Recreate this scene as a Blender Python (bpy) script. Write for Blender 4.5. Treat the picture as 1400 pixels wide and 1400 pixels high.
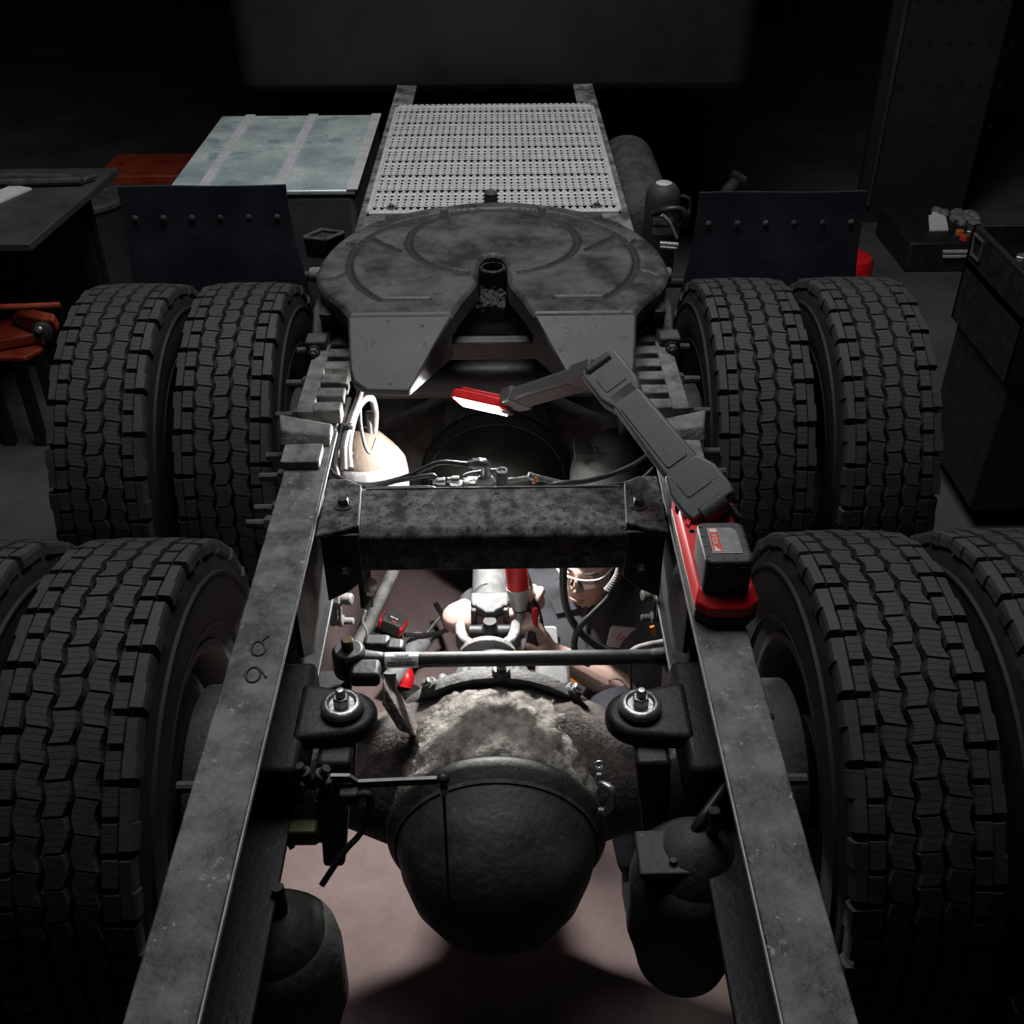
import bpy, bmesh, math, random
import numpy as np
from mathutils import Vector as V, Matrix as M
random.seed(7); rng = np.random.default_rng(7)
for o in list(bpy.data.objects): bpy.data.objects.remove(o)
sc = bpy.context.scene; COL = sc.collection
R = math.radians; PI = math.pi

# ------------------------------------------------------------------ camera
CAM = V((.0244, 0, 2.3054)); FPX = 1460.2
def cam_axes(p, y, r):
    f = V((math.sin(y)*math.cos(p), math.cos(y)*math.cos(p), -math.sin(p)))
    a = V((math.cos(y), -math.sin(y), 0)); u = a.cross(f)
    return a*math.cos(r)+u*math.sin(r), u*math.cos(r)-a*math.sin(r), f
CR, CU, CF = cam_axes(R(35.649), R(.4544), R(-.3684))
cd = bpy.data.cameras.new('camera'); cam = bpy.data.objects.new('camera', cd); COL.objects.link(cam)
cd.sensor_width = 36; cd.lens = 36*FPX/1400; cd.clip_start = .02; cd.clip_end = 100
cam.matrix_world = M(((CR.x, CU.x, -CF.x, CAM.x), (CR.y, CU.y, -CF.y, CAM.y), (CR.z, CU.z, -CF.z, CAM.z), (0, 0, 0, 1)))
sc.camera = cam
def at(x, y, z=None, Y=None, X=None):
    """world point seen at photograph pixel (x, y) on the plane z=, Y= or X="""
    d = CF + CR*((x-700)/FPX) - CU*((y-700)/FPX)
    t = (z-CAM.z)/d.z if z is not None else ((Y-CAM.y)/d.y if Y is not None else (X-CAM.x)/d.x)
    return CAM + d*t

# ------------------------------------------------------------------ world, shop lights, exposure
w = bpy.data.worlds.new('world'); sc.world = w; w.use_nodes = True
w.node_tree.nodes['Background'].inputs[0].default_value = (.5, .52, .55, 1)
w.node_tree.nodes['Background'].inputs[1].default_value = .004
def area(name, loc, rot, sx, sy, power, col=(1, 1, 1)):
    l = bpy.data.lights.new(name, 'AREA'); l.shape = 'RECTANGLE'; l.size = sx; l.size_y = sy; l.energy = power; l.color = col
    o = bpy.data.objects.new(name, l); COL.objects.link(o); o.location = loc; o.rotation_euler = rot
    return o
area('shop_ceiling_light', (0, 3.0, 4.3), (0, 0, 0), 1.9, 2.2, 95, (.97, .98, 1))
sc.view_settings.view_transform = 'Standard'; sc.view_settings.look = 'None'
sc.view_settings.exposure = 0; sc.view_settings.gamma = 1; sc.view_settings.use_curve_mapping = False

# ------------------------------------------------------------------ materials
MATS = {}
def mat(name, c1, c2=None, scale=12, rough=.6, rough2=None, metal=0, bump=0, bscale=60, spots=None, sscale=40, sth=.68, emit=None, spec=.5, sheen=0, detail=6, alpha=None, coat=0, pos=(.35, .7)):
    m = bpy.data.materials.new(name); m.use_nodes = True; nt = m.node_tree; N = nt.nodes; L = nt.links
    b = N['Principled BSDF']; b.inputs['Roughness'].default_value = rough; b.inputs['Metallic'].default_value = metal
    b.inputs['Specular IOR Level'].default_value = spec
    if coat: b.inputs['Coat Weight'].default_value = coat
    if emit:
        b.inputs['Emission Color'].default_value = (*c1, 1); b.inputs['Emission Strength'].default_value = emit
    if alpha is not None: b.inputs['Transmission Weight'].default_value = alpha; b.inputs['IOR'].default_value = 1.3
    geo = N.new('ShaderNodeNewGeometry')
    if c2 is None: b.inputs['Base Color'].default_value = (*c1, 1)
    else:
        t = N.new('ShaderNodeTexNoise'); t.inputs['Scale'].default_value = scale; t.inputs['Detail'].default_value = detail
        t.inputs['Roughness'].default_value = .65
        L.new(geo.outputs['Position'], t.inputs['Vector'])
        r = N.new('ShaderNodeValToRGB'); r.color_ramp.elements[0].position = pos[0]; r.color_ramp.elements[1].position = pos[1]
        r.color_ramp.elements[0].color = (*c1, 1); r.color_ramp.elements[1].color = (*c2, 1)
        L.new(t.outputs[0], r.inputs[0]); col = r.outputs[0]
        if spots:
            t2 = N.new('ShaderNodeTexNoise'); t2.inputs['Scale'].default_value = sscale; t2.inputs['Detail'].default_value = 8; t2.inputs['Roughness'].default_value = .75
            L.new(geo.outputs['Position'], t2.inputs['Vector'])
            r2 = N.new('ShaderNodeValToRGB'); r2.color_ramp.elements[0].position = sth; r2.color_ramp.elements[1].position = sth+.06
            L.new(t2.outputs[0], r2.inputs[0])
            mx = N.new('ShaderNodeMix'); mx.data_type = 'RGBA'
            L.new(r2.outputs[0], mx.inputs[0]); L.new(col, mx.inputs[6]); mx.inputs[7].default_value = (*spots, 1); col = mx.outputs[2]
        L.new(col, b.inputs['Base Color'])
        if rough2 is not None:
            mr = N.new('ShaderNodeMapRange'); mr.inputs[1].default_value = pos[0]; mr.inputs[2].default_value = pos[1]
            mr.inputs[3].default_value = rough; mr.inputs[4].default_value = rough2
            L.new(t.outputs[0], mr.inputs[0]); L.new(mr.outputs[0], b.inputs['Roughness'])
    if bump:
        tb = N.new('ShaderNodeTexNoise'); tb.inputs['Scale'].default_value = bscale; tb.inputs['Detail'].default_value = 5
        L.new(geo.outputs['Position'], tb.inputs['Vector'])
        bp = N.new('ShaderNodeBump'); bp.inputs['Strength'].default_value = min(1, bump); bp.inputs['Distance'].default_value = .004*max(1, bump)
        L.new(tb.outputs[0], bp.inputs['Height']); L.new(bp.outputs[0], b.inputs['Normal'])
    MATS[name] = m
    return m
mat('rubber', (.030, .031, .033), (.046, .047, .049), 14, .62, .8, bump=.25, bscale=90, spots=(.10, .10, .10), sscale=60, sth=.74)
mat('casing', (.004, .004, .003), (.009, .009, .007), 10, .75, bump=.3, bscale=40)
mat('rim', (.03, .03, .03), (.06, .055, .05), 12, .55, metal=.4, bump=.2)
mat('frame', (.045, .046, .047), (.20, .20, .195), 13, .5, .8, bump=.45, bscale=90, spots=(.34, .34, .32), sscale=48, sth=.60, spec=.35, detail=10, pos=(.41, .62))
mat('frame_edge', (.16, .16, .155), (.30, .30, .29), 30, .4, metal=.2)
mat('crossmember', (.035, .037, .038), (.17, .172, .17), 34, .72, .9, bump=.3, bscale=260, spots=(.018, .018, .018), sscale=60, sth=.54, pos=(.40, .62), spec=.2, detail=9)
mat('wheel_plate', (.028, .028, .027), (.098, .095, .089), 7, .42, .7, metal=.3, bump=.16, bscale=110, spots=(.012, .012, .011), sscale=30, sth=.585, pos=(.40, .63), spec=.5, detail=9)
mat('groove_grime', (.006, .006, .006), (.016, .016, .015), 60, .7, bump=.5)
mat('grease', (.004, .004, .004), (.02, .018, .018), 90, .22, .4, bump=1.5, bscale=220, spec=.7)
mat('rack', (.06, .06, .056), (.24, .235, .22), 22, .6, .85, bump=.8, bscale=90, spots=(.32, .31, .29), sscale=70, sth=.68)
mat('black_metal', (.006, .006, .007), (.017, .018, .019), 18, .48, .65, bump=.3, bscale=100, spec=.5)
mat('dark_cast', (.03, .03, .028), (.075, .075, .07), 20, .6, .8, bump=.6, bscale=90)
mat('navy', (.008, .010, .016), (.02, .023, .032), 7, .5, .7, spots=(.04, .042, .05), sscale=18, sth=.68)
mat('alu', (.42, .425, .43), (.55, .555, .56), 20, .45, .6, metal=.15, bump=.2)
mat('dirt_cast', (.085, .075, .062), (.42, .39, .345), 26, .9, bump=1.2, bscale=80, spots=(.10, .09, .075), sscale=26, sth=.60)
mat('axle', (.020, .022, .017), (.062, .065, .054), 9, .5, .75, bump=.6, bscale=70, spots=(.14, .135, .115), sscale=34, sth=.64)
mat('axle_arm', (.05, .042, .038), (.17, .14, .125), 24, .85, bump=1.0, bscale=90, spots=(.02, .018, .016), sscale=18, sth=.6)
mat('carrier', (.06, .06, .06), (.14, .14, .137), 22, .7, bump=.5, bscale=120)
mat('dusty_steel', (.10, .098, .095), (.24, .235, .23), 30, .62, .8, bump=.6, bscale=130, spots=(.07, .068, .066), sscale=60, sth=.66)
mat('zinc', (.36, .37, .36), (.54, .55, .54), 60, .28, .45, metal=.85, bump=.2, bscale=150)
mat('bright_steel', (.34, .345, .35), (.48, .485, .49), 40, .32, .45, metal=.25)
mat('olive', (.035, .033, .008), (.06, .056, .014), 50, .45, metal=.4)
mat('lit_dust', (.13, .12, .115), (.23, .215, .21), 16, .85, bump=.5, bscale=60, spots=(.22, .17, .15), sscale=24, sth=.64)  # dusty finish made paler to carry the lamplight
mat('air_cone', (.11, .08, .06), (.18, .14, .11), 14, .85, bump=.4)
mat('hose', (.014, .014, .014), (.03, .03, .03), 40, .38, .5, bump=.2, spec=.5)
mat('hose_dusty', (.14, .13, .125), (.30, .285, .275), 40, .7, .85, bump=.4)
mat('red', (.62, .010, .014), (.68, .014, .02), 30, .38, spec=.5)
mat('black_plastic', (.030, .031, .032), (.048, .049, .05), 40, .55, bump=.15, bscale=300)
mat('grey_plastic', (.075, .077, .08), (.10, .102, .105), 30, .5, bump=.15, bscale=300)
mat('led', (1, .99, .97), emit=1000)
mat('label_grey', (.16, .165, .16), (.24, .245, .24), 60, .5)
mat('label_white', (.84, .84, .82), (.92, .92, .90), 60, .5)
mat('ink', (.01, .01, .01))
mat('label_red', (.62, .06, .03))
mat('white', (.78, .78, .78))
mat('skin', (.62, .40, .33), (.70, .49, .41), 25, .5, bump=.12, bscale=250, spec=.4)
mat('lips', (.50, .28, .23), rough=.45)
mat('hair', (.012, .010, .009), (.03, .024, .02), 120, .55, bump=.5, bscale=300)
mat('shirt', (.060, .060, .068), (.085, .085, .095), 300, .9, bump=.5, bscale=28)
mat('trousers', (.018, .019, .024), (.03, .031, .036), 200, .9, bump=.5, bscale=26)
mat('patch', (.60, .60, .62), (.72, .72, .74), 60, .7)
mat('orange', (.55, .16, .02), (.62, .2, .03), 60, .6)
mat('lens', (.9, .92, .92), rough=.05, alpha=.95)
mat('tattoo', (.10, .07, .08))
mat('floor', (.045, .046, .046), (.095, .096, .096), 1.6, .62, .85, bump=.25, bscale=30, spots=(.016, .016, .016), sscale=5, sth=.62)
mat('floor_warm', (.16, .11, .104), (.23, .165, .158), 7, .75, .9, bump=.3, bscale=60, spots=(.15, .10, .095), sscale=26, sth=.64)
mat('shopwall', (.010, .013, .012), (.018, .021, .02), 3, .7)
mat('bench', (.035, .036, .037), (.06, .061, .062), 4, .5, .7, bump=.15)
mat('jack_red', (.20, .018, .006), (.34, .055, .016), 9, .5, .7, bump=.3)
mat('paper', (.55, .55, .55), (.7, .7, .7), 20, .6)
mat('teal_glass', (.34, .42, .42), (.62, .68, .66), 5, .25, .5, metal=.3, spots=(.26, .36, .36), sscale=7, sth=.55)
mat('box_face', (.06, .066, .068), (.10, .11, .112), 4, .5, .7, metal=.3)
mat('cab', (.012, .012, .013), (.02, .02, .021), 6, .45)
mat('glass_dark', (.01, .012, .014), rough=.12, spec=.6)

# ------------------------------------------------------------------ mesh builder
def catmull(pts, n=8):
    pts = [V(p) for p in pts]
    if len(pts) < 3: return pts
    P = [pts[0]*2-pts[1]] + pts + [pts[-1]*2-pts[-2]]; out = []
    for i in range(1, len(P)-2):
        a, b, c, d = P[i-1:i+3]
        for k in range(n):
            t = k/n
            out.append(.5*((2*b)+(c-a)*t+(2*a-5*b+4*c-d)*t*t+(3*b-a-3*c+d)*t**3))
    out.append(pts[-1]); return out
def frame_of(d):
    d = d.normalized(); a = V((0, 0, 1)) if abs(d.z) < .9 else V((1, 0, 0))
    x = a.cross(d).normalized(); return x, d.cross(x), d
class G:
    def __init__(s): s.v = []; s.f = []
    def add(s, vs, fs):
        b = len(s.v); s.v += [V(q) for q in vs]; s.f += [[b+i for i in f] for f in fs]; return s
    def hexa(s, p):   # 4 bottom (ccw from above), 4 top
        return s.add(p, [(3, 2, 1, 0), (4, 5, 6, 7), (0, 1, 5, 4), (1, 2, 6, 5), (2, 3, 7, 6), (3, 0, 4, 7)])
    def box(s, c, sz, m=None):
        c = V(c); h = V(sz)/2
        q = [V((x*h.x, y*h.y, z*h.z)) for z in (-1, 1) for x, y in ((-1, -1), (1, -1), (1, 1), (-1, 1))]
        if m is not None: q = [m @ k for k in q]
        return s.hexa([c+k for k in q])
    def bb(s, x0, x1, y0, y1, z0, z1): return s.box(((x0+x1)/2, (y0+y1)/2, (z0+z1)/2), (x1-x0, y1-y0, z1-z0))
    def prism(s, pts, vec):
        n = len(pts); vec = V(vec); a = [V(p) for p in pts]
        return s.add(a+[p+vec for p in a], [tuple(range(n))[::-1], tuple(range(n, 2*n))]+[(i, (i+1) % n, n+(i+1) % n, n+i) for i in range(n)])
    def lathe(s, o, axis, prof, n=24, closed=False):
        o = V(o); x, y, d = frame_of(V(axis)); vs = []; k = len(prof)
        for i in range(n):
            a = 2*PI*i/n; e = x*math.cos(a)+y*math.sin(a)
            vs += [o+e*r+d*h for r, h in prof]
        fs = [(i*k+j, ((i+1) % n)*k+j, ((i+1) % n)*k+j+1, i*k+j+1) for i in range(n) for j in range(k-1)]
        if closed: fs += [(i*k+k-1, ((i+1) % n)*k+k-1, ((i+1) % n)*k, i*k) for i in range(n)]
        else:
            if prof[0][0] > 1e-6: fs.append(tuple(i*k for i in range(n))[::-1])
            if prof[-1][0] > 1e-6: fs.append(tuple(i*k+k-1 for i in range(n)))
        return s.add(vs, fs)
    def cyl(s, a, b, r0, r1=None, n=16):
        a = V(a); b = V(b); L = (b-a).length
        return s.lathe(a, b-a, [(r0, 0), (r0 if r1 is None else r1, L)], n)
    def hexbolt(s, a, d, r=.012, h=.010, sh=0, sr=.006):
        a = V(a); d = V(d).normalized(); s.lathe(a, d, [(r*1.25, 0), (r*1.25, h*.2)], 16); s.lathe(a+d*h*.2, d, [(r, 0), (r, h*.75), (r*.8, h)], 6)
        if sh: s.cyl(a+d*h, a+d*(h+sh), sr, sr*.9, 10)
        return s
    def tube(s, pts, r, n=10, sm=8):
        P = catmull(pts, sm) if sm else [V(p) for p in pts]
        rs = r if isinstance(r, (list, tuple)) else None
        m = len(P); t = (P[1]-P[0]).normalized(); x, y, _ = frame_of(t); vs = []
        for i in range(m):
            t2 = (P[min(i+1, m-1)]-P[max(i-1, 0)]).normalized()
            x = (x-t2*x.dot(t2)).normalized(); y = t2.cross(x)
            if rs: q = i/(m-1)*(len(rs)-1); j = min(int(q), len(rs)-2); rr = rs[j]+(rs[j+1]-rs[j])*(q-j)
            else: rr = r
            vs += [P[i]+(x*math.cos(2*PI*k/n)+y*math.sin(2*PI*k/n))*rr for k in range(n)]
        fs = [(i*n+k, i*n+(k+1) % n, (i+1)*n+(k+1) % n, (i+1)*n+k) for i in range(m-1) for k in range(n)]
        fs += [tuple(range(n))[::-1], tuple((m-1)*n+k for k in range(n))]
        return s.add(vs, fs)
    def ball(s, c, r, n=16, m=None):
        c = V(c); r = V((r, r, r)) if not hasattr(r, '__len__') else V(r); vs = []; h = n//2
        for j in range(h+1):
            t = PI*j/h
            for i in range(n):
                a = 2*PI*i/n; q = V((math.sin(t)*math.cos(a)*r.x, math.sin(t)*math.sin(a)*r.y, math.cos(t)*r.z))
                vs.append(c+(m @ q if m is not None else q))
        fs = [(j*n+i, (j+1)*n+i, (j+1)*n+(i+1) % n, j*n+(i+1) % n) for j in range(h) for i in range(n)]
        return s.add(vs, fs)
    def rbox(s, c, sz, r=.01, m=None, plan='z'):   # box with rounded plan corners
        h = V(sz)/2; pts = []
        for cx, cy, a0 in ((1, 1, 0), (-1, 1, 90), (-1, -1, 180), (1, -1, 270)):
            for k in range(5):
                a = R(a0+k*22.5); pts.append((cx*(h.x-r)+r*math.cos(a), cy*(h.y-r)+r*math.sin(a)))
        q = [V((x, y, -h.z)) for x, y in pts]; up = V((0, 0, sz[2]))
        if m is not None: q = [m @ k for k in q]; up = m @ up
        return s.prism([V(c)+k for k in q], up)
    def loft(s, rings, n=20):   # rings: (centre, rx, ry) stacked, world axes x / y
        vs = [V(c)+V((rx*math.cos(2*PI*k/n), ry*math.sin(2*PI*k/n), 0)) for c, rx, ry in rings for k in range(n)]
        m = len(rings)
        fs = [(i*n+k, i*n+(k+1) % n, (i+1)*n+(k+1) % n, (i+1)*n+k) for i in range(m-1) for k in range(n)]
        return s.add(vs, fs+[tuple(range(n))[::-1], tuple((m-1)*n+k for k in range(n))])
    def mesh(s, name, off=V((0, 0, 0)), smooth=35):
        me = bpy.data.meshes.new(name); me.from_pydata([tuple(q-off) for q in s.v], [], s.f); me.validate(); me.update()
        b = bmesh.new(); b.from_mesh(me); bmesh.ops.remove_doubles(b, verts=b.verts, dist=1e-5); bmesh.ops.recalc_face_normals(b, faces=b.faces); b.to_mesh(me); b.free()
        if smooth:
            me.polygons.foreach_set('use_smooth', [True]*len(me.polygons)); me.set_sharp_from_angle(angle=R(smooth))
        return me
    def build(s, name, m, parent=None, bevel=0, seg=2, smooth=35, label=None, cat=None, group=None, kind=None, origin=None):
        if origin is None:
            lo = V([min(q[i] for q in s.v) for i in range(3)]); hi = V([max(q[i] for q in s.v) for i in range(3)])
            c = (lo+hi)/2
            if parent is None: c.z = lo.z
        else: c = V(origin)
        me = s.mesh(name, c, smooth); o = bpy.data.objects.new(name, me); COL.objects.link(o)
        me.materials.append(MATS[m])
        pw = V((0, 0, 0)); p = parent
        while p is not None: pw = pw + p.location; p = p.parent
        o.location = c-pw; o.parent = parent
        if bevel:
            b = o.modifiers.new('bevel', 'BEVEL'); b.width = bevel; b.segments = seg; b.limit_method = 'ANGLE'; b.angle_limit = R(35)
        tag(o, label, cat, group, kind); return o
def tag(o, label=None, cat=None, group=None, kind=None):
    for k, q in (('label', label), ('category', cat), ('group', group), ('kind', kind)):
        if q: o[k] = q
    return o
def thing(name, loc, label, cat, group=None):
    o = bpy.data.objects.new(name, None); o.empty_display_size = .05; COL.objects.link(o); o.location = loc
    return tag(o, label, cat, group)
def copy_tree(o, parent=None):
    c = o.copy(); COL.objects.link(c); c.parent = parent
    for ch in o.children: copy_tree(ch, c)
    return c
def rotm(axis, a): return M.Rotation(a, 3, axis)
def basis(x, y, z): return M((x, y, z)).transposed()
def text_mesh(s, size, bold=0):
    cu = bpy.data.curves.new('t', 'FONT'); cu.body = s; cu.size = size; cu.align_x = 'CENTER'; cu.align_y = 'CENTER'; cu.offset = bold; cu.resolution_u = 2
    o = bpy.data.objects.new('t', cu); COL.objects.link(o); bpy.context.view_layer.update()
    me = o.evaluated_get(bpy.context.evaluated_depsgraph_get()).to_mesh()
    vs = [q.co.copy() for q in me.vertices]; fs = [tuple(p.vertices) for p in me.polygons]
    bpy.data.objects.remove(o); bpy.data.curves.remove(cu); return vs, fs
# ------------------------------------------------------------------ the setting
G().bb(-7, 7, -2, 13, -.1, 0).build('floor', 'floor', kind='structure', smooth=0)
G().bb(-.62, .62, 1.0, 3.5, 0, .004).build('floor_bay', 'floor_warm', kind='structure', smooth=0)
G().bb(-7, 7, 13, 13.2, 0, 6).build('wall_back', 'shopwall', kind='structure', smooth=0)
G().bb(-7.2, -7, -2, 13, 0, 6).build('wall_left', 'shopwall', kind='structure', smooth=0)
G().bb(7, 7.2, -2, 13, 0, 6).build('wall_right', 'shopwall', kind='structure', smooth=0)

# ------------------------------------------------------------------ chassis
ZR = 1.095
ch = thing('truck', (0, 2.5, 0), 'black truck rear with two bare frame rails, boxed crossmember and eight big tires', 'truck')
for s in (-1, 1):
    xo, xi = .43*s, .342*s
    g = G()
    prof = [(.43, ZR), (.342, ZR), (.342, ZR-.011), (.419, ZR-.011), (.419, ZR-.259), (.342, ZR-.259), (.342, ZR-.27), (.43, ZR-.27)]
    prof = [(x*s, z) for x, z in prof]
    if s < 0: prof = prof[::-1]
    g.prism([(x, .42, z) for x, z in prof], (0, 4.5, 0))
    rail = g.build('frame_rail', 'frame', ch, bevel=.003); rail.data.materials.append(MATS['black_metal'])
    for p_ in rail.data.polygons:        # top flange keeps the dusty finish, web and lower flange are set black
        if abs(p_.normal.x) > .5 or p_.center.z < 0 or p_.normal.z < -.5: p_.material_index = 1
    # bright lip on the inner flange edge, lamplight put into its colour
    G().bb(min(xi, xi-.0025*s), max(xi, xi-.0025*s), .43, 2.0, ZR-.009, ZR-.001).build('bright_lip', 'frame_edge', rail, label='bright steel lip, lamplight painted in', smooth=0)
    for y, z, sh in ((1.10, 1.0, .025), (1.30, .93, .025), (1.72, 1.05, .028), (1.80, 1.03, .03), (1.88, 1.055, .03), (1.96, 1.055, .03), (2.10, 1.075, .03), (2.25, 1.075, .03), (2.42, 1.075, .03)):
        G().hexbolt((.43*s, y, z), (s, 0, 0), .017, .020, sh+.012, .010).build('bolt', 'dark_cast', rail)
# crossmember: rounded box section between the rails
g = G()
pr = [(1.690, .958), (1.668, .968), (1.664, 1.030), (1.668, 1.052), (1.682, 1.063), (1.812, 1.066), (1.816, 1.060), (1.816, .958)]
g.prism([(-.335, y, z) for y, z in pr], (.67, 0, 0))
cm = g.build('crossmember', 'crossmember', ch, bevel=.004)
G().bb(-.262, .262, 1.816, 1.8185, 1.052, 1.0665).build('bright_lip', 'frame_edge', cm, label='bright rear edge, lamplight painted in')  # lamp glint along the rear edge, painted as a lighter strip
for s in (-1, 1):
    g = G()
    top = [(.340, 1.835), (.300, 1.835), (.272, 1.815), (.262, 1.672), (.300, 1.655), (.340, 1.640)]
    pts = [(x*s, y, 1.068) for x, y in top]
    if s > 0: pts = pts[::-1]
    g.prism(pts, (0, 0, .010))
    br = g.build('end_bracket', 'crossmember', cm, bevel=.003)
    G().hexa([(s*.2615-.0015, 1.672, 1.066), (s*.2615+.0015, 1.672, 1.066), (s*.2715+.0015, 1.815, 1.066), (s*.2715-.0015, 1.815, 1.066),
              (s*.2615-.0015, 1.672, 1.0785), (s*.2615+.0015, 1.672, 1.0785), (s*.2715+.0015, 1.815, 1.0785), (s*.2715-.0015, 1.815, 1.0785)]).build('bright_lip', 'frame_edge', cm, label='bright bracket edge', smooth=0)  # paler strip along the bracket's inner edge
    g = G(); b0 = at(470 if s < 0 else 873, 691, 1.078)
    g.lathe(b0, (0, 0, 1), [(.019, 0), (.019, .003), (.013, .0035)], 20); g.hexbolt(b0+V((0, 0, .003)), (0, 0, 1), .0115, .012); g.build('bolt', 'dark_cast', cm)
    # gusset plate hanging down inside the rail
    g = G(); xs = .362*s
    pts = [(1.46, 1.07), (1.835, 1.07), (1.835, .92), (1.72, .86), (1.56, .85), (1.46, .93)]
    g.prism([(xs, y, z) for y, z in pts], (-.010*s, 0, 0)); g.build('gusset', 'black_metal', cm, bevel=.002)
    g = G()
    g.prism([(x*s, 1.656, z) for x, z in ((.335, 1.066), (.262, 1.066), (.258, .955), (.29, .925), (.335, .90))], (0, .008, 0)); g.build('gusset', 'black_metal', cm, bevel=.002)
    G().hexbolt((.292*s, 1.656, .985), (0, -1, 0), .011, .012, .012, .007).build('bolt', 'dark_cast', cm)
    # fifth wheel slide rack on the rail
    rk = G(); z0, z1 = ZR, ZR+.036
    rk.bb(min(.43*s, .392*s), max(.43*s, .392*s), 2.02, 2.62, z0, z1)
    rko = rk.build('slide_rack', 'rack', ch, bevel=.003)
    tm = None
    for k in range(10):
        y = 2.045+k*.064
        if tm is None:
            t = G().bb(-.031, .031, -.0195, .0195, -.018, .018).build('rack_tooth', 'rack', rko, bevel=.004, origin=(0, 0, 0)); tm = t
        else: t = tm.copy(); COL.objects.link(t)
        t.parent = rko; t.location = V((.363*s, y, z0+.018))-ch.location-rko.location
    # clamp block and stop plate at the rear end of the rack
    g = G(); g.hexa([(.455*s, 1.935, ZR+.002), (.345*s, 1.93, ZR+.002), (.345*s, 1.985, ZR+.002), (.462*s, 2.0, ZR+.002), (.45*s, 1.95, ZR+.03), (.345*s, 1.945, ZR+.022), (.345*s, 1.985, ZR+.026), (.46*s, 1.998, ZR+.045)])
    g.build('clamp_block', 'rack', ch, bevel=.004)
    G().bb(min(.437*s, .358*s), max(.437*s, .358*s), 1.845, 1.915, ZR, ZR+.02).build('stop_plate', 'rack', ch, bevel=.003)
    G().bb(min(.362*s, .357*s), max(.362*s, .357*s), 1.848, 1.912, ZR+.003, ZR+.0205).build('bright_lip', 'frame_edge', ch, label='bright plate edge')  # paler strip along the plate's inner edge
# dark cross tube and rear spreader under the fifth wheel
G().cyl((-.34, 2.36, 1.02), (.34, 2.36, 1.02), .045, n=20).build('cross_tube', 'black_metal', ch)
G().bb(-.34, .34, 3.0, 3.12, .9, 1.05).build('front_crossmember', 'black_metal', ch, bevel=.01)

# ------------------------------------------------------------------ tyres
def taper_slices(outl, L, n, gap, d=.017, skew=0., zig=0.):
    g = G(); sl = L/n
    for i in range(n):
        y0, y1 = -L/2+i*sl+gap/2, -L/2+(i+1)*sl-gap/2
        q = []
        for dz, ins in ((-d, -.0005), (0, .0012)):
            for xx, yy in ((-1, y0), (1, y0), (1, y1), (-1, y1)):
                hw = outl(yy/L)-ins; off = zig*(1-4*abs(yy/L)) if zig else 0
                x = xx*hw+off; yv = yy+(ins if (yy == y0 and i == 0) else -ins if (yy == y1 and i == n-1) else 0)+skew*xx*hw/.02
                q.append((x, yv, dz))
        g.hexa(q)
    return g
blk_c = taper_slices(lambda t: .0190+.002*t, .0578, 5, .0008, skew=.0012, zig=.0042).mesh('tread_block', smooth=0)
blk_m = taper_slices(lambda t: .0196, .0590, 5, .0008, skew=-.0028, zig=-.0042).mesh('tread_block', smooth=0)
blk_s = taper_slices(lambda t: .0140, .0500, 3, .0009, skew=.0).mesh('tread_block', smooth=0)
g = G(); prf = [(-.0135, 0), (.009, -.002), (.0125, -.010), (.0145, -.027), (.006, -.034), (-.0135, -.022)]
for y0, y1, dx in ((-.051, -.006, 0), (-.006, .051, -.004)):
    g.prism([(x+(dx if x > 0 else 0), y0, z) for x, z in prf][::-1], (0, y1-y0, 0))
blk_l = g.mesh('tread_lug', smooth=0)
for m_ in (blk_c, blk_m, blk_s, blk_l): m_.materials.append(MATS['rubber'])
NB = 54; RT = .52
def tread_items():
    it = []
    dth = 2*PI/NB
    for k in range(NB):
        a = k*dth
        it += [(blk_c, 0, a, 0), (blk_m, .049, a+dth*.5, 0), (blk_m, -.049, a+dth*.5, 0), (blk_s, .0905, a+dth*.1, 0), (blk_s, -.0905, a+dth*.6, PI)]
        if k % 2 == 0: it += [(blk_l, .1205, a+dth*.6, 0), (blk_l, -.1205, a+dth*1.1, PI)]
    return it
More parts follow.
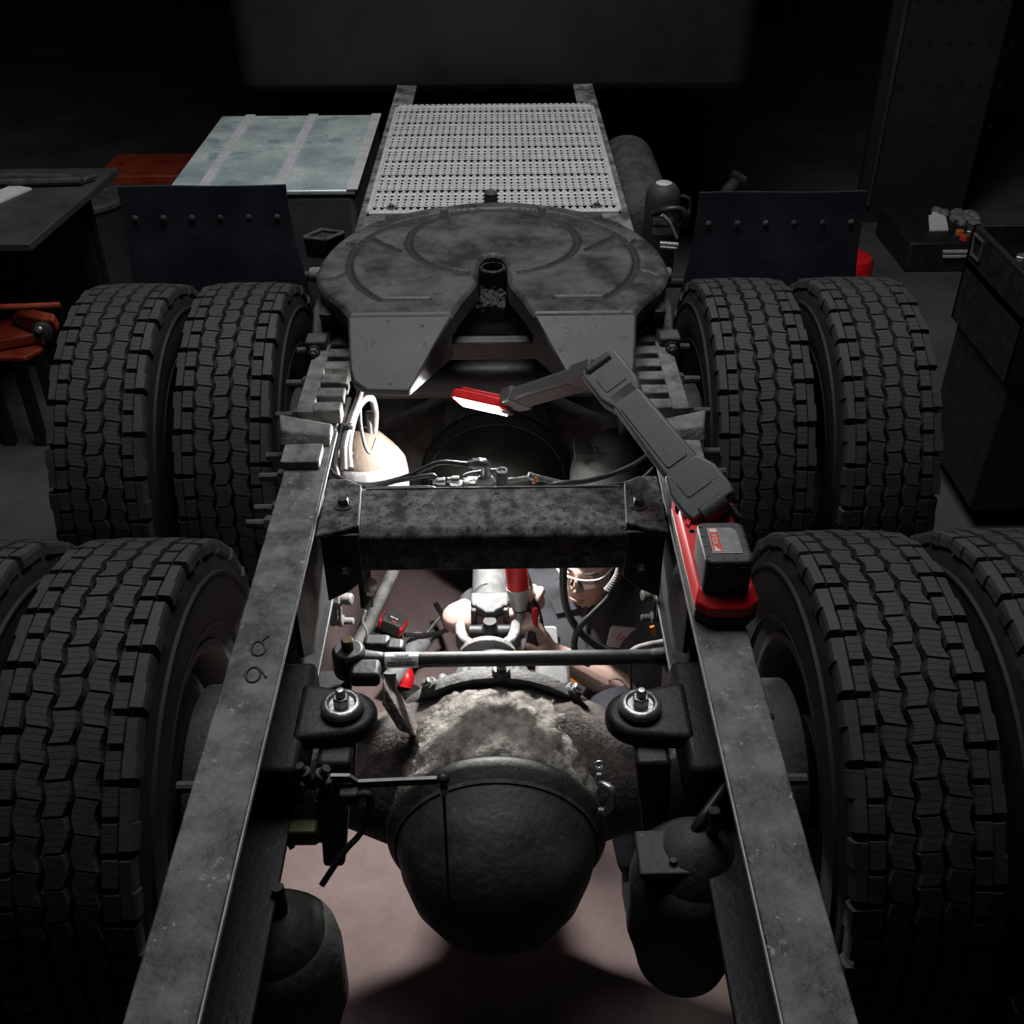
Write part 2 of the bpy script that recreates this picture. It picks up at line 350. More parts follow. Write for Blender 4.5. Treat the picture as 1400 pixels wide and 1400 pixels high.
def make_tire():
    half = [(.0, .4985), (.10, .4955), (.122, .490), (.134, .468), (.1415, .43), (.1435, .40), (.140, .37), (.130, .335), (.115, .305), (.107, .290), (.100, .286)]
    prof = [(r, -x) for x, r in half[::-1]]+[(r, x) for x, r in half[1:]]
    t = cs = G().lathe((0, 0, 0), (1, 0, 0), prof, 72, closed=True).build('tire', 'casing', None, smooth=60, origin=(0, 0, 0))
    for sx in (-1, 1):
        rb = G()
        for rr, xx in ((.445, .1405), (.335, .131)): rb.lathe((sx*xx, 0, 0), (sx, 0, 0), [(rr-.006, -.004), (rr-.003, .004), (rr+.003, .004), (rr+.006, -.004)], 72, closed=True)
        rb.build('sidewall_ring', 'casing', cs, origin=(0, 0, 0))
    rim = G().lathe((0, 0, 0), (1, 0, 0), [(.288, -.108), (.300, -.112), (.300, -.118), (.284, -.118), (.268, -.10), (.262, -.06), (.245, 0), (.262, .06), (.268, .10), (.284, .118), (.300, .118), (.300, .112), (.288, .108), (.27, 0)], 48, closed=True).build('rim', 'rim', t, origin=(0, 0, 0))
    G().lathe((0, 0, 0), (1, 0, 0), [(.11, .085), (.14, .10), (.17, .10), (.235, .055), (.25, .03), (.24, .02), (.17, .08), (.11, .075)], 40, closed=True).build('wheel_disc', 'rim', t, origin=(0, 0, 0))
    rest = G()
    for me, x, a, rz in tread_items():
        a = (a+PI) % (2*PI)-PI
        rr = RT-.33*x*x
        m3 = M.Rotation(a, 3, 'X') @ M.Rotation(rz, 3, 'Z')   # a>0 turns +z towards -y
        loc = V((x, -rr*math.sin(a), rr*math.cos(a)))
        if R(-38) < a < R(118):
            o = bpy.data.objects.new(me.name.split('.')[0], me); COL.objects.link(o); o.parent = t; o.location = loc; o.rotation_euler = m3.to_euler()
        else:
            rest.add([loc+m3 @ q.co for q in me.vertices], [tuple(p.vertices) for p in me.polygons])
    me = bpy.data.meshes.new('tread_far_side'); me.from_pydata([tuple(q) for q in rest.v], [], rest.f); me.materials.append(MATS['rubber'])
    o = bpy.data.objects.new('tread_far_side', me); COL.objects.link(o); o.parent = t; o['kind'] = 'stuff'
    return t
YA = 2.864; YB = 1.544
spots = [(-1.075, YA, 2, 'outer left tire of the far axle, beside the red floor jack'), (-.735, YA, -2, 'inner left tire of the far axle, beside the left slide rack'),
         (.735, YA, 1, 'inner right tire of the far axle, beside the folding lamp arm'), (1.075, YA, -3, 'outer right tire of the far axle, nearest the tool cart'),
         (-.735, YB, 4, 'big inner left tire of the near axle, lower left corner of the picture'), (-1.075, YB, 0, 'outer left tire of the near axle, only a sliver at the left edge'),
         (.735, YB, -1, 'big inner right tire of the near axle, right of the red lamp base'), (1.075, YB, 3, 'outer right tire of the near axle, cut off by the right edge')]
t0 = make_tire()
for i, (x, y, a, lab) in enumerate(spots):
    t = t0 if i == 0 else copy_tree(t0)
    t.parent = ch; t.location = V((x, y, RT-.02+.0005))-ch.location; t.rotation_euler.x = R(a)
    t['label'] = 'black '+lab
# ------------------------------------------------------------------ fifth wheel
ZP = 1.24
fw = thing('fifth_wheel', (0, 2.5, ZR), 'greasy black steel fifth wheel coupling plate with grooves and a v throat', 'fifth wheel')
left = [(670, 275), (640, 276.5), (610, 280), (580, 284), (550, 290), (523, 298), (500, 306), (480, 317), (462, 330), (449, 342), (440, 355), (434, 367), (432, 378), (435, 390), (443, 401), (455, 410), (465, 418), (472, 426), (475, 431)]
LP = [at(x, y, ZP) for x, y in left]; LP[0].x = 0
brk = LP[-1].y
th = [(618, 430), (630, 412), (640, 400), (648, 391), (652, 384), (653, 372), (655, 358), (662, 350), (671, 347)]
TH = [at(x, y, ZP) for x, y in th]; TH[-1].x = 0; TH[0].y = brk
half = [(p.x, p.y) for p in LP]+[(p.x, p.y) for p in TH]
poly = np.array(half+[(-x, y) for x, y in half[::-1][1:-1]])
def seg_dist(P, poly):
    a = poly; b = np.roll(poly, -1, 0); best = np.full(len(P), 9.); near = np.zeros((len(P), 2))
    for i in range(len(a)):
        ab = b[i]-a[i]; t = np.clip(((P-a[i])@ab)/max(1e-9, ab@ab), 0, 1); q = a[i]+t[:, None]*ab; d = np.hypot(*(P-q).T)
        m = d < best; best[m] = d[m]; near[m] = q[m]
    return best, near
def inside(P, poly):
    r = np.zeros(len(P), bool); a = poly; b = np.roll(poly, -1, 0)
    for i in range(len(a)):
        c = ((a[i, 1] > P[:, 1]) != (b[i, 1] > P[:, 1])); dy = b[i, 1]-a[i, 1]
        if abs(dy) < 1e-12: continue
        r ^= c & (P[:, 0] < a[i, 0]+(P[:, 1]-a[i, 1])/dy*(b[i, 0]-a[i, 0]))
    return r
h = .004; x0, x1, y0, y1 = poly[:, 0].min()-h, poly[:, 0].max()+h, poly[:, 1].min()-h, poly[:, 1].max()+h
nx, ny = int((x1-x0)/h)+1, int((y1-y0)/h)+1
gx, gy = np.meshgrid(x0+np.arange(nx)*h, y0+np.arange(ny)*h); P = np.stack([gx.ravel(), gy.ravel()], 1)
cellc = P+h/2; ins = inside(cellc, poly).reshape(ny, nx); ins[-1] = False; ins[:, -1] = False
used = {}; faces = []
for j, i in zip(*np.nonzero(ins)):
    faces.append(tuple(used.setdefault(k, len(used)) for k in (j*nx+i, j*nx+i+1, (j+1)*nx+i+1, (j+1)*nx+i)))
vid = np.array(list(used.keys())); Q = P[vid]
from collections import Counter
ec = Counter(tuple(sorted((f[k], f[(k+1) % 4]))) for f in faces for k in range(4))
bnd = np.zeros(len(Q), bool)
for (a, b), c in ec.items():
    if c == 1: bnd[a] = bnd[b] = True
D, near = seg_dist(Q, poly); Q[bnd] = near[bnd]; D[bnd] = 0
c1 = (at(553, 355, ZP)+at(793, 355, ZP))/2; r1 = (at(793, 355, ZP)-at(553, 355, ZP)).length/2; cy1 = at(671, 287, ZP).y-r1
r2 = (at(863, 351, ZP)-at(482, 351, ZP)).length/2; cy2 = at(671, 289, ZP).y-r2+.02
def bump_(d, w): return np.clip((w-np.abs(d))/.0060, 0, 1)
zz = np.zeros(len(Q))
d1 = np.hypot(Q[:, 0], Q[:, 1]-cy1)-r1; d2 = np.hypot(Q[:, 0]*.98, (Q[:, 1]-cy2)*1.0)-r2
gr_y = at(540, 409, ZP).y
g1 = bump_(d1, .0125)*(Q[:, 1] > gr_y-.01); g2 = bump_(d2, .0115)*(Q[:, 1] > gr_y-.01)
gr = np.maximum(g1, g2)
def groove_line(a, b, wd):
    a = np.array(a); b = np.array(b); ab = b-a; t = np.clip(((Q-a)@ab)/(ab@ab), 0, 1); return bump_(np.hypot(*(Q-(a+t[:, None]*ab)).T), wd)
for sgn in (-1, 1):
    for pa, pb in (((505, 325), (545, 343)), ((460, 325), (485, 336)), ((450, 381), (478, 372)), ((520, 409), (585, 408)), ((607, 284), (609, 298))):
        A = at(*pa, ZP); B = at(*pb, ZP); gr = np.maximum(gr, groove_line((sgn*abs(A.x), A.y), (sgn*abs(B.x), B.y), .0115))
gr = gr*np.clip((D-.022)/.006, 0, 1); zz -= .007*gr
zz -= .010*np.clip(1-D/.014, 0, 1)**2
zz += .0012*np.sin(Q[:, 0]*9+1)*np.sin(Q[:, 1]*11)
zz -= .006*np.clip((np.hypot(Q[:, 0], Q[:, 1]-cy1)-r1)/.2, 0, 1)*0
vs = [(x, y, ZP+z) for (x, y), z in zip(Q, zz)]
plate = G(); plate.add(vs, faces)
n = len(poly)
sk = [(x, y, ZP-.010) for x, y in poly]+[(x*.985, brk+(y-brk)*.985+.002, ZP-.052) for x, y in poly]
plate.add(sk, [(i, n+i, n+(i+1) % n, (i+1) % n) for i in range(n)]+[tuple(range(n, 2*n))])
po_ = plate.build('top_plate', 'wheel_plate', fw, smooth=50); po_.data.materials.append(MATS['groove_grime'])
grd = {(round(float(q_[0]), 4), round(float(q_[1]), 4)): v_ for q_, v_ in zip(Q, gr)}
for p_ in po_.data.polygons:     # black grime packed in the grooves
    if len(p_.vertices) == 4 and p_.normal.z > .2:
        gs = [grd.get((round(po_.data.vertices[k_].co.x+po_.location.x, 4), round(po_.data.vertices[k_].co.y+po_.location.y+2.5, 4)), 0) for k_ in p_.vertices]
        if sum(gs)/4 > .35: p_.material_index = 1
G().bb(-.33, .33, 2.33, 2.95, 1.02, 1.05).build('shade_plate', 'black_metal', ch, bevel=.006)  # added plate keeping the ceiling light off the far axle
for s in (-1, 1):
    ZT = 1.172
    po = [at(475, 431, ZP), at(478, 505, 1.185), at(483, 522, ZT), at(500, 532, ZT), at(560, 533, ZT), at(563, 530, ZT), at(618, 430, ZP)]
    top = [V((abs(p.x)*s, p.y, p.z)) for p in po]; top[0].y = top[-1].y = brk; top[0].z = top[-1].z = ZP-.002
    bot = [V((p.x, p.y+.004, 1.150 if i in (0, 6) else 1.153)) for i, p in enumerate(top)]
    bot[0].z = bot[6].z = 1.125
    k = len(top); g = G(); g.add(top+bot, [tuple(range(k)), tuple(range(k, 2*k))]+[(i, (i+1) % k, k+(i+1) % k, k+i) for i in range(k)])
    g.build('ramp', 'wheel_plate', fw, bevel=.006, seg=3)
    # skirt with pivot ear and mounting saddle
    g = G(); ex = at(432, 378, ZP).x; ex = abs(ex)*s
    g.prism([(ex-.02*s, y, z) for y, z in ((2.36, 1.20), (2.60, 1.20), (2.56, 1.13), (2.40, 1.13))], (-.03*s, 0, 0)); g.build('side_skirt', 'wheel_plate', fw, bevel=.004)
    e0 = at(427 if s < 0 else 914, 376, 1.205)
    G().lathe(e0-V((.03*s, 0, 0)), (s, 0, 0), [(.020, 0), (.020, .030), (.017, .036), (.008, .037), (.008, .03)], 20).build('pivot_pin', 'rack', fw)
    g = G(); g.prism([(.395*s, y, z) for y, z in ((2.32, ZR+.024), (2.68, ZR+.024), (2.58, 1.19), (2.42, 1.19))], (.045*s, 0, 0)); g.build('mounting_saddle', 'dark_cast', fw, bevel=.006)
    G().bb(min(.40*s, .45*s), max(.40*s, .45*s), 2.31, 2.36, ZR+.02, ZR+.06).build('saddle_foot', 'dark_cast', fw, bevel=.006)
    G().hexbolt((.425*s, 2.29, ZR+.045), (0, -1, 0), .012, .012, .012).build('bolt', 'dark_cast', fw)
kp = at(671, 366, ZP)
g = G(); g.lathe((0, kp.y+.012, ZP-.085), (0, 0, 1), [(.033, 0), (.033, .08), (.030, .083), (.026, .083), (.026, .03), (.0, .03)], 28); g.build('lock_jaw_ring', 'grease', fw)
g = G(); g.bb(-.033, .033, kp.y-.11, kp.y-.012, ZP-.1, ZP-.052); g.build('lock_jaw', 'grease', fw, bevel=.008)
g = G()
for k in range(70):
    x = rng.normal(0, .02); y = kp.y-.06+rng.normal(0, .035); g.ball((x, y, ZP-.05+rng.normal(0, .004)), (rng.uniform(.004, .011), rng.uniform(.004, .012), rng.uniform(.003, .007)), 8)
g.build('grease_lumps', 'grease', fw, label='thick black grease packed in the throat', kind='stuff')
G().bb(-.12, .12, 2.31, 2.345, 1.10, 1.15).build('rear_bar', 'wheel_plate', fw, bevel=.006)
g = G(); g.lathe(at(671, 268, 1.2), (0, 0, 1), [(.02, -.03), (.02, .01), (.012, .018), (0, .02)], 16); g.build('grease_cap', 'dark_cast', fw)
# dark paint marks drawn on the left rail
for pts in ([(345, 882), (352, 877), (360, 880), (363, 888), (358, 895), (349, 896), (344, 890), (345, 882)], [(338, 930), (336, 922), (342, 914), (351, 913), (356, 920), (352, 930), (344, 933), (338, 930)], [(358, 877), (364, 872), (368, 870)], [(355, 915), (361, 921), (364, 927)]):
    G().tube([at(x, y, ZR+.0004) for x, y in pts], .0022, 6, 4).build('paint_mark', 'black_metal', ch, label='hand drawn dark mark')
# ------------------------------------------------------------------ axles
def make_axle():
    ax = thing('drive_axle', (0, YB, .5), 'x', 'axle', 'drive axles')
    y = YB; z = .5
    # crusted banjo body between carrier flange and rear seam
    g = G(); g.lathe((0, y, z), (0, -1, 0), [(.19, -.062), (.226, -.055), (.234, -.02), (.236, .03), (.230, .08), (.222, .13), (.214, .165)], 64)
    o = g.build('banjo_housing', 'dirt_cast', ax, smooth=60); d = o.modifiers.new('sub', 'SUBSURF'); d.levels = d.render_levels = 2
    tx = bpy.data.textures.new('crust', 'CLOUDS'); tx.noise_scale = .03; tx.noise_depth = 4
    dm = o.modifiers.new('crust', 'DISPLACE'); dm.texture = tx; dm.strength = .022; dm.mid_level = .5; dm.texture_coords = 'LOCAL'
    G().lathe((0, y-.165, z), (0, -1, 0), [(.20, -.03), (.222, -.02), (.226, -.008), (.222, .006), (.208, .018), (.200, .035), (.188, .08), (.16, .14), (.12, .185), (.06, .21), (0, .215)], 64).build('rear_cover', 'axle', ax, smooth=60)
    G().lathe((0, y-.186, z), (0, -1, 0), [(.206, 0), (.2085, .004), (.206, .009)], 64).build('cover_seam', 'dark_cast', ax)
    fl = G().lathe((0, y+.055, z), (0, 1, 0), [(.15, -.008), (.244, -.008), (.246, 0), (.246, .020), (.240, .026), (.15, .028)], 64, closed=True).build('carrier_flange', 'dusty_steel', ax)
    # bolt bosses standing proud of the flange rim
    for k in (-2.2, .18, 2.7):
        a = PI/2-k*.27; e = V((math.cos(a), 0, math.sin(a)))
        G().lathe(V((0, y+.066, z))+e*.236, e, [(.020, 0), (.019, .016), (.017, .018)], 16).build('bolt_boss', 'dusty_steel', fl)
        G().hexbolt(V((0, y+.066, z))+e*.252, e, .0115, .010, .004, .008).build('bolt', 'zinc', fl)
    c = G().lathe((-.01, y+.080, z+.005), (0, 1, .10), [(.20, 0), (.195, .02), (.17, .05), (.13, .09), (.10, .13), (.09, .19), (.075, .20), (.07, .24)], 48).build('carrier_nose', 'carrier', ax, smooth=50)
    for a in (-.7, -.35, .0, .35, .7): G().box((-.01+math.sin(a)*.155, y+.125, z+.005+math.cos(a)*.155), (.02, .09, .045), rotm('Y', a)).build('casting_rib', 'carrier', c, bevel=.008)
    G().rbox((.125, y+.150, z+.13), (.075, .10, .07), .015).build('shift_housing', 'carrier', ax, bevel=.008)
    # input yoke
    yb_ = at(667, 893, Y=1.86); yk = G(); yx, yy, yz = yb_.x, 1.86, yb_.z
    yk.lathe((yx, yy-.01, yz-.012), (0, 1, .10), [(.050, -.06), (.050, -.005), (.070, .0), (.070, .014), (.040, .02)], 28)
    yko = yk.build('input_yoke', 'dusty_steel', ax, bevel=.002)
    for s in (-1, 1):
        e = G(); pts = [(.020, 0), (.044, .008), (.064, .024), (.077, .048), (.079, .078), (.070, .092), (.056, .086), (.053, .060), (.046, .038), (.028, .022)]
        top = [V((yx+s*a, yy+b*.92, yz+b*.16+.020)) for a, b in pts]; bot = [p-V((0, 0, .05)) for p in top]
        k = len(pts); e.add(top+bot, [tuple(range(k)), tuple(range(k, 2*k))[::-1]]+[(i, (i+1) % k, k+(i+1) % k, k+i) for i in range(k)])
        e.build('yoke_ear', 'dusty_steel', yko, bevel=.006, seg=3)
    # axle tubes, spring seats, drums
    for s in (-1, 1):
        g = G(); rings = []
        prof = [(.10, .16, .205), (.17, .155, .185), (.24, .135, .145), (.32, .105, .110), (.40, .09, .092), (.62, .075, .075)]
        vs = []; nn = 24
        for xx, ry, rz in prof:
            vs += [V((s*xx, y+ry*math.cos(2*PI*k/nn), z+rz*math.sin(2*PI*k/nn))) for k in range(nn)]
        g.add(vs, [(i*nn+k, i*nn+(k+1) % nn, (i+1)*nn+(k+1) % nn, (i+1)*nn+k) for i in range(len(prof)-1) for k in range(nn)]+[tuple(range(nn)), tuple((len(prof)-1)*nn+k for k in range(nn))])
        g.build('axle_tube', 'axle_arm', ax, smooth=60)
        G().bb(s*.40-.06, s*.40+.06, y-.10, y+.10, z-.10, z-.06).build('spring_seat', 'axle_arm', ax, bevel=.01)
        dr = G().lathe((s*.50, y, z), (s, 0, 0), [(.10, 0), (.185, .004), (.208, .012), (.208, .022), (.198, .026), (.198, .036), (.210, .040), (.210, .052), (.200, .056), (.200, .12), (.12, .16), (.12, .30), (.10, .36), (.0, .37)], 40).build('brake_drum', 'dark_cast', ax)
    return ax
ra = make_axle(); ra['label'] = 'near drive axle with mud crusted round housing, lower centre of the picture'
fa = copy_tree(ra); fa.location.y = YA; fa['label'] = 'far drive axle in the dark below the fifth wheel, between the far tires'

# ------------------------------------------------------------------ drive shaft between the axles
DX = -.016; ds = thing('drive_shaft', (DX, 2.2, .55), 'pale dusty drive shaft tube with yoke end above the near axle input', 'drive shaft')
p0 = at(666, 852, Y=1.985); p0.x = DX; p1 = V((DX, 2.62, p0.z+.055)); dv = (p1-p0).normalized()
G().lathe(p0+dv*.055, dv, [(.040, 0), (.047, .006), (.047, .012), (.0455, .016), (.0455, (p1-p0).length-.06)], 40).build('shaft_tube', 'carrier', ds)
x_, y_, _ = frame_of(dv)
up = dv.cross(V((1, 0, 0))).normalized(); up = -up if up.z < 0 else up
bs = basis(V((1, 0, 0)), dv, up)
g = G(); k = [(-.046, .062), (.046, .062), (.046, .030), (.042, .016), (.034, .020), (.030, .012), (.018, .004), (.010, -.006), (-.010, -.006), (-.018, .004), (-.030, .012), (-.034, .020), (-.042, .016), (-.046, .030)]
g.prism([p0+bs @ V((a, b, .020)) for a, b in k], up*.026)
g.build('weld_yoke', 'carrier', ds, bevel=.005, seg=3)
for s in (-1, 1): G().box(p0+bs @ V((.040*s, .032, .0)), (.014, .05, .075), bs).build('weld_yoke_side', 'carrier', ds, bevel=.005)
G().tube([p0+bs @ V((-.038, .082, .0455*.55+.006)), p0+bs @ V((-.022, .088, .0445)), p0+bs @ V((-.006, .092, .0468))], .0012, 6).build('balance_mark', 'ink', ds)
cr = G(); cr.cyl(p0+V((-.05, -.025, -.004)), p0+V((.05, -.025, -.004)), .016); cr.cyl(p0+V((0, -.025, -.05)), p0+V((0, -.025, .03)), .016); cr.ball(p0+V((0, -.025, -.004)), .026)
cr.build('cross_joint', 'black_metal', ds)

# ------------------------------------------------------------------ torque rod and its brackets
TY, = (1.60,); tl = at(478, 903, Y=TY); tr = at(930, 903, Y=TY); tr.z = tl.z
tq = thing('torque_rod', (0, TY, tl.z), 'straight black torque rod with a white printed label lying across the frame', 'torque rod')
A = V((tl.x+.018, TY, tl.z)); B = V((tr.x-.012, TY, tr.z)); rr = .0158
G().cyl(A, B, rr, n=28).build('rod', 'black_plastic', tq, smooth=50)
for E_, s in ((tl, -1), (tr, 1)):
    o = G(); o.lathe(V((E_.x, TY, E_.z-.034)), (0, 0, 1), [(.022, 0), (.034, .006), (.034, .060), (.028, .068), (.016, .068)], 28); o.build('rod_eye', 'black_metal', tq, bevel=.002)
    G().lathe(V((E_.x, TY, E_.z-.055)), (0, 0, 1), [(.013, 0), (.013, .11), (.010, .113)], 16).build('eye_pin', 'olive', tq, label='olive yellow pin')
    G().lathe(A if s < 0 else B, (-s, 0, 0), [(.024, -.012), (.022, .01), (.0175, .045), (.016, .05)], 24).build('rod_neck', 'black_metal', tq)
# printed label wrapped round the rod
lx0, lx1 = at(527, 903, Y=TY).x, at(573, 903, Y=TY).x; lc = (lx0+lx1)/2
def on_rod(u, v, lift): a = R(42)-v/rr; return V((lc+u, TY-(rr+lift)*math.sin(PI/2-R(0)-(PI/2-a)) if False else TY-(rr+lift)*math.sin(PI/2-a-0), tl.z+(rr+lift)*math.sin(a+0)))
def rodp(u, v, lift):      # v upwards along the visible side; v=0 faces the viewer at 40 degrees above horizontal
    a = R(40)+v/rr; return V((lc+u, TY-(rr+lift)*math.cos(a), tl.z+(rr+lift)*math.sin(a)))
g = G(); hw = (lx1-lx0)/2; nn = 18; vv = [rodp(u, -.021+.042*k/nn, .0006) for k in range(nn+1) for u in (-hw, hw)]
g.add(vv, [(2*k, 2*k+1, 2*k+3, 2*k+2) for k in range(nn)])
lb = g.build('label', 'label_white', tq, smooth=60, label='white printed sticker')
for txt, sz, v0, bd in (('PACCAR', .0066, .0118, .0003), ('GENUINE PARTS', .0030, .0068, 0), ('TORQUE ROD', .0058, .0012, .0002), ('BARRA DE TORSION', .0052, -.0048, .0003), ('BARRE DE TORSION', .0052, -.0106, .0003)):
    tv, tf = text_mesh(txt, sz*1.15, bd); g = G(); g.add([rodp(q.x, v0+q.y, .0009) for q in tv], tf); g.build('printed_line', 'ink', lb, smooth=0)
# frame bracket blocks that carry the rod (left and right)
for s, e in ((-1, tl), (1, tr)):
    b = thing('rod_bracket', (e.x, TY, e.z), 'x', 'bracket', 'torque rod brackets')
    b['label'] = 'black forged bracket under the labelled end of the torque rod' if s < 0 else 'black forged bracket under the plain end of the torque rod'
    for dz in (-.065,): G().bb(min(.390*s, abs(e.x)*s), max(.390*s, abs(e.x)*s), TY-.03, TY+.03, e.z+dz-.01, e.z+dz+.01).build('fork', 'black_metal', b, bevel=.006)
    G().bb(min(.385*s, .405*s), max(.385*s, .405*s), TY-.09, TY+.09, e.z-.10, ZR-.262).build('hanger_plate', 'black_metal', b, bevel=.004)
# axle side bracket with clamp blocks
ab = thing('axle_clamp', (-.2, 1.62, .75), 'chunky black clamp casting beside the labelled end of the torque rod', 'bracket')
c0 = at(516, 882, Y=1.70)
G().rbox(c0, (.06, .04, .035), .012).build('clamp_cap', 'black_metal', ab, bevel=.01, seg=3)
c1_ = at(541, 890, Y=1.68); G().rbox(c1_, (.042, .04, .045), .012).build('clamp_cap', 'black_metal', ab, bevel=.01, seg=3)
c2_ = at(500, 920, Y=1.56); G().rbox(c2_, (.06, .05, .035), .010).build('clamp_foot', 'black_metal', ab, bevel=.008)
g = G(); q = [at(523, 930, Y=1.52), at(530, 945, Y=1.5), at(570, 1010, Y=1.47), at(545, 1000, Y=1.46), at(522, 965, Y=1.48)]
g.prism(q, (0, .06, -.02)); g.build('clamp_strut', 'axle_arm', ab, bevel=.006)
G().cyl(at(533, 920, Y=1.55), at(533, 945, Y=1.53), .013).build('clamp_pin', 'dark_cast', ab)

# ------------------------------------------------------------------ shock mounting brackets with the two studs
for s, px in ((-1, 468), (1, 875)):
    st = at(px, 968, .945); b = thing('shock_bracket', (st.x, st.y, .8), 'x', 'bracket', 'stud brackets')
    b['label'] = 'black rounded arm with bright washer stud, left of the axle housing' if s < 0 else 'black rounded arm with bright washer stud, right of the axle housing'
    g = G(); pts = []
    for k in range(13):
        a = PI/2+PI*k/12; pts.append((st.x-s*.058*math.sin(a-PI/2)*1.0, st.y+.058*math.cos(a-PI/2)))
    pts = [(st.x+s*0-s*.06*math.sin(PI*k/12), st.y+.055*math.cos(PI*k/12)) for k in range(13)]
    pts = [(s*.345, st.y+.075)]+pts+[(s*.345, st.y-.065)]
    if s > 0: pts = pts[::-1]
    g.prism([(x, y, .900) for x, y in pts], (0, 0, .040)); arm = g.build('arm', 'black_metal', b, bevel=.014, seg=4)
    G().bb(min(s*.325, s*.419), max(s*.325, s*.419), st.y-.13, st.y+.13, .83, .935).build('mount_block', 'black_metal', b, bevel=.012)
    for dy in (-.06, .055):
        g = G(); g.hexa([(s*.30-.02, st.y+dy-.03, .62), (s*.30+.02, st.y+dy-.03, .62), (s*.30+.02, st.y+dy+.01, .62), (s*.30-.02, st.y+dy+.01, .62), (s*.27-.03, st.y+dy-.035, .91), (s*.27+.03, st.y+dy-.035, .91), (s*.27+.03, st.y+dy+.015, .91), (s*.27-.03, st.y+dy+.015, .91)])
        g.build('leg', 'black_metal', b, bevel=.008)
    z0 = .938
    G().lathe((st.x, st.y, z0-.006), (0, 0, 1), [(.040, 0), (.040, .006), (.034, .012), (.02, .013)], 32).build('rubber_seat', 'hose', b)
    G().lathe((st.x, st.y, z0+.004), (0, 0, 1), [(.032, 0), (.0375, .005), (.0375, .012), (.031, .019), (.026, .019), (.022, .013), (.012, .013)], 36).build('washer', 'zinc', b, smooth=50, label='bright zinc cup washer')
    g = G(); g.lathe((st.x, st.y, z0+.016), (0, 0, 1), [(.015, 0), (.015, .018), (.013, .020)], 6); g.build('nut', 'zinc', b, bevel=.001)
    G().lathe((st.x, st.y, z0+.034), (0, 0, 1), [(.009, 0), (.009, .014), (.006, .018), (0, .019)], 14).build('stud', 'zinc', b)

# ------------------------------------------------------------------ air springs on the far axle
def air_spring(x, y, ztop, lab, dusty):
    t = thing('air_spring', (x, y, ztop-.35), lab, 'air spring', 'air springs')
    G().lathe((x, y, ztop-.35), (0, 0, 1), [(.080, 0), (.09, .05), (.104, .10), (.106, .225), (.102, .255), (.090, .275), (.078, .285)], 48).build('bellows', dusty, t, smooth=50)
    G().lathe((x, y, ztop-.062), (0, 0, 1), [(.082, -.006), (.080, .002), (.050, .040), (.028, .056), (.015, .060), (0, .06)], 48).build('cone_cap', 'air_cone' if dusty == 'lit_dust' else dusty, t, smooth=50, label='beige cone shaped cap' if dusty == 'lit_dust' else None)
    G().bb(x-.10, x+.0, y-.055, y+.03, ztop-.045, ztop-.03).build('top_plate', dusty, t, bevel=.003)
    for dx, dy in ((-.045, -.035), (-.02, -.035)): G().hexbolt((x+dx, y+dy, ztop-.03), (0, 0, 1), .007, .007).build('bolt', 'dark_cast', t)
    G().tube([(x+.02, y, ztop-.01), (x+.022, y, ztop+.02), (x+.02, y+.005, ztop+.05)], .010, 10).build('air_inlet', dusty, t)
    return t
pa = at(497, 603, Y=2.26)
air_spring(pa.x, 2.26, pa.z+.03, 'dusty air spring with beige cone cap, painted paler for the lamplight', 'lit_dust')  # lamp-lit side: brightness partly put into the paler finish
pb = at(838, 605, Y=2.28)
air_spring(pb.x, 2.28, pb.z+.03, 'dark air spring in shadow behind the lamp arm', 'dark_cast')  # same spring in a darker finish, shadow put into the colour

# ------------------------------------------------------------------ relay valve behind the crossmember
vc = at(664, 655, Y=1.855); rv = thing('relay_valve', (vc.x, 1.855, vc.z-.03), 'dusty metal air relay valve with fittings behind the crossmember', 'valve')
bx = vc.x; by = 1.855; bz = vc.z
g = G(); g.lathe((bx, by, bz-.045), (0, -.25, 1), [(.021, 0), (.021, .045), (.018, .052), (.012, .055)], 24); g.build('body', 'dusty_steel', rv, bevel=.001)
G().lathe((bx, by-.018, bz-.026), (0, -1, .5), [(.017, 0), (.017, .012), (.012, .016), (.005, .02), (0, .02)], 20).build('exhaust_cap', 'dark_cast', rv)
G().rbox((bx-.028, by, bz-.02), (.04, .03, .035), .006).build('side_block', 'dark_cast', rv, bevel=.003)
G().rbox((bx-.062, by, bz-.024), (.03, .026, .03), .006).build('side_block', 'dark_cast', rv, bevel=.003)
G().bb(bx+.022, bx+.045, by-.012, by+.012, bz-.04, bz+.018).build('port_block', 'dusty_steel', rv, bevel=.003)
G().lathe((bx+.034, by-.002, bz+.018), (0, 0, 1), [(.008, 0), (.012, .002), (.012, .006), (.008, .006), (.006, .001)], 20).build('mount_ear', 'zinc', rv)
G().lathe((bx+.036, by-.012, bz-.028), (0, -1, .4), [(.006, 0), (.010, .001), (.010, .005), (.006, .005)], 20).build('mount_ear', 'zinc', rv)
G().tube([(bx+.04, by+.012, bz+.01), (bx+.015, by+.005, bz+.018), (bx-.03, by, bz+.014), (bx-.045, by, bz+.008)], .0045, 8).build('bridge_pipe', 'dusty_steel', rv)
el = G(); el.tube([(bx, by, bz+.005), (bx, by, bz+.032), (bx-.004, by, bz+.039), (bx-.012, by, bz+.040)], .0105, 14, 4); el.lathe((bx, by, bz+.004), (0, 0, 1), [(.013, 0), (.013, .010)], 6); el.lathe((bx-.010, by, bz+.040), (-1, 0, -.12), [(.0115, 0), (.0115, .016), (.009, .018), (.009, .026)], 6)
el.build('elbow_fitting', 'zinc', rv, bevel=.001)
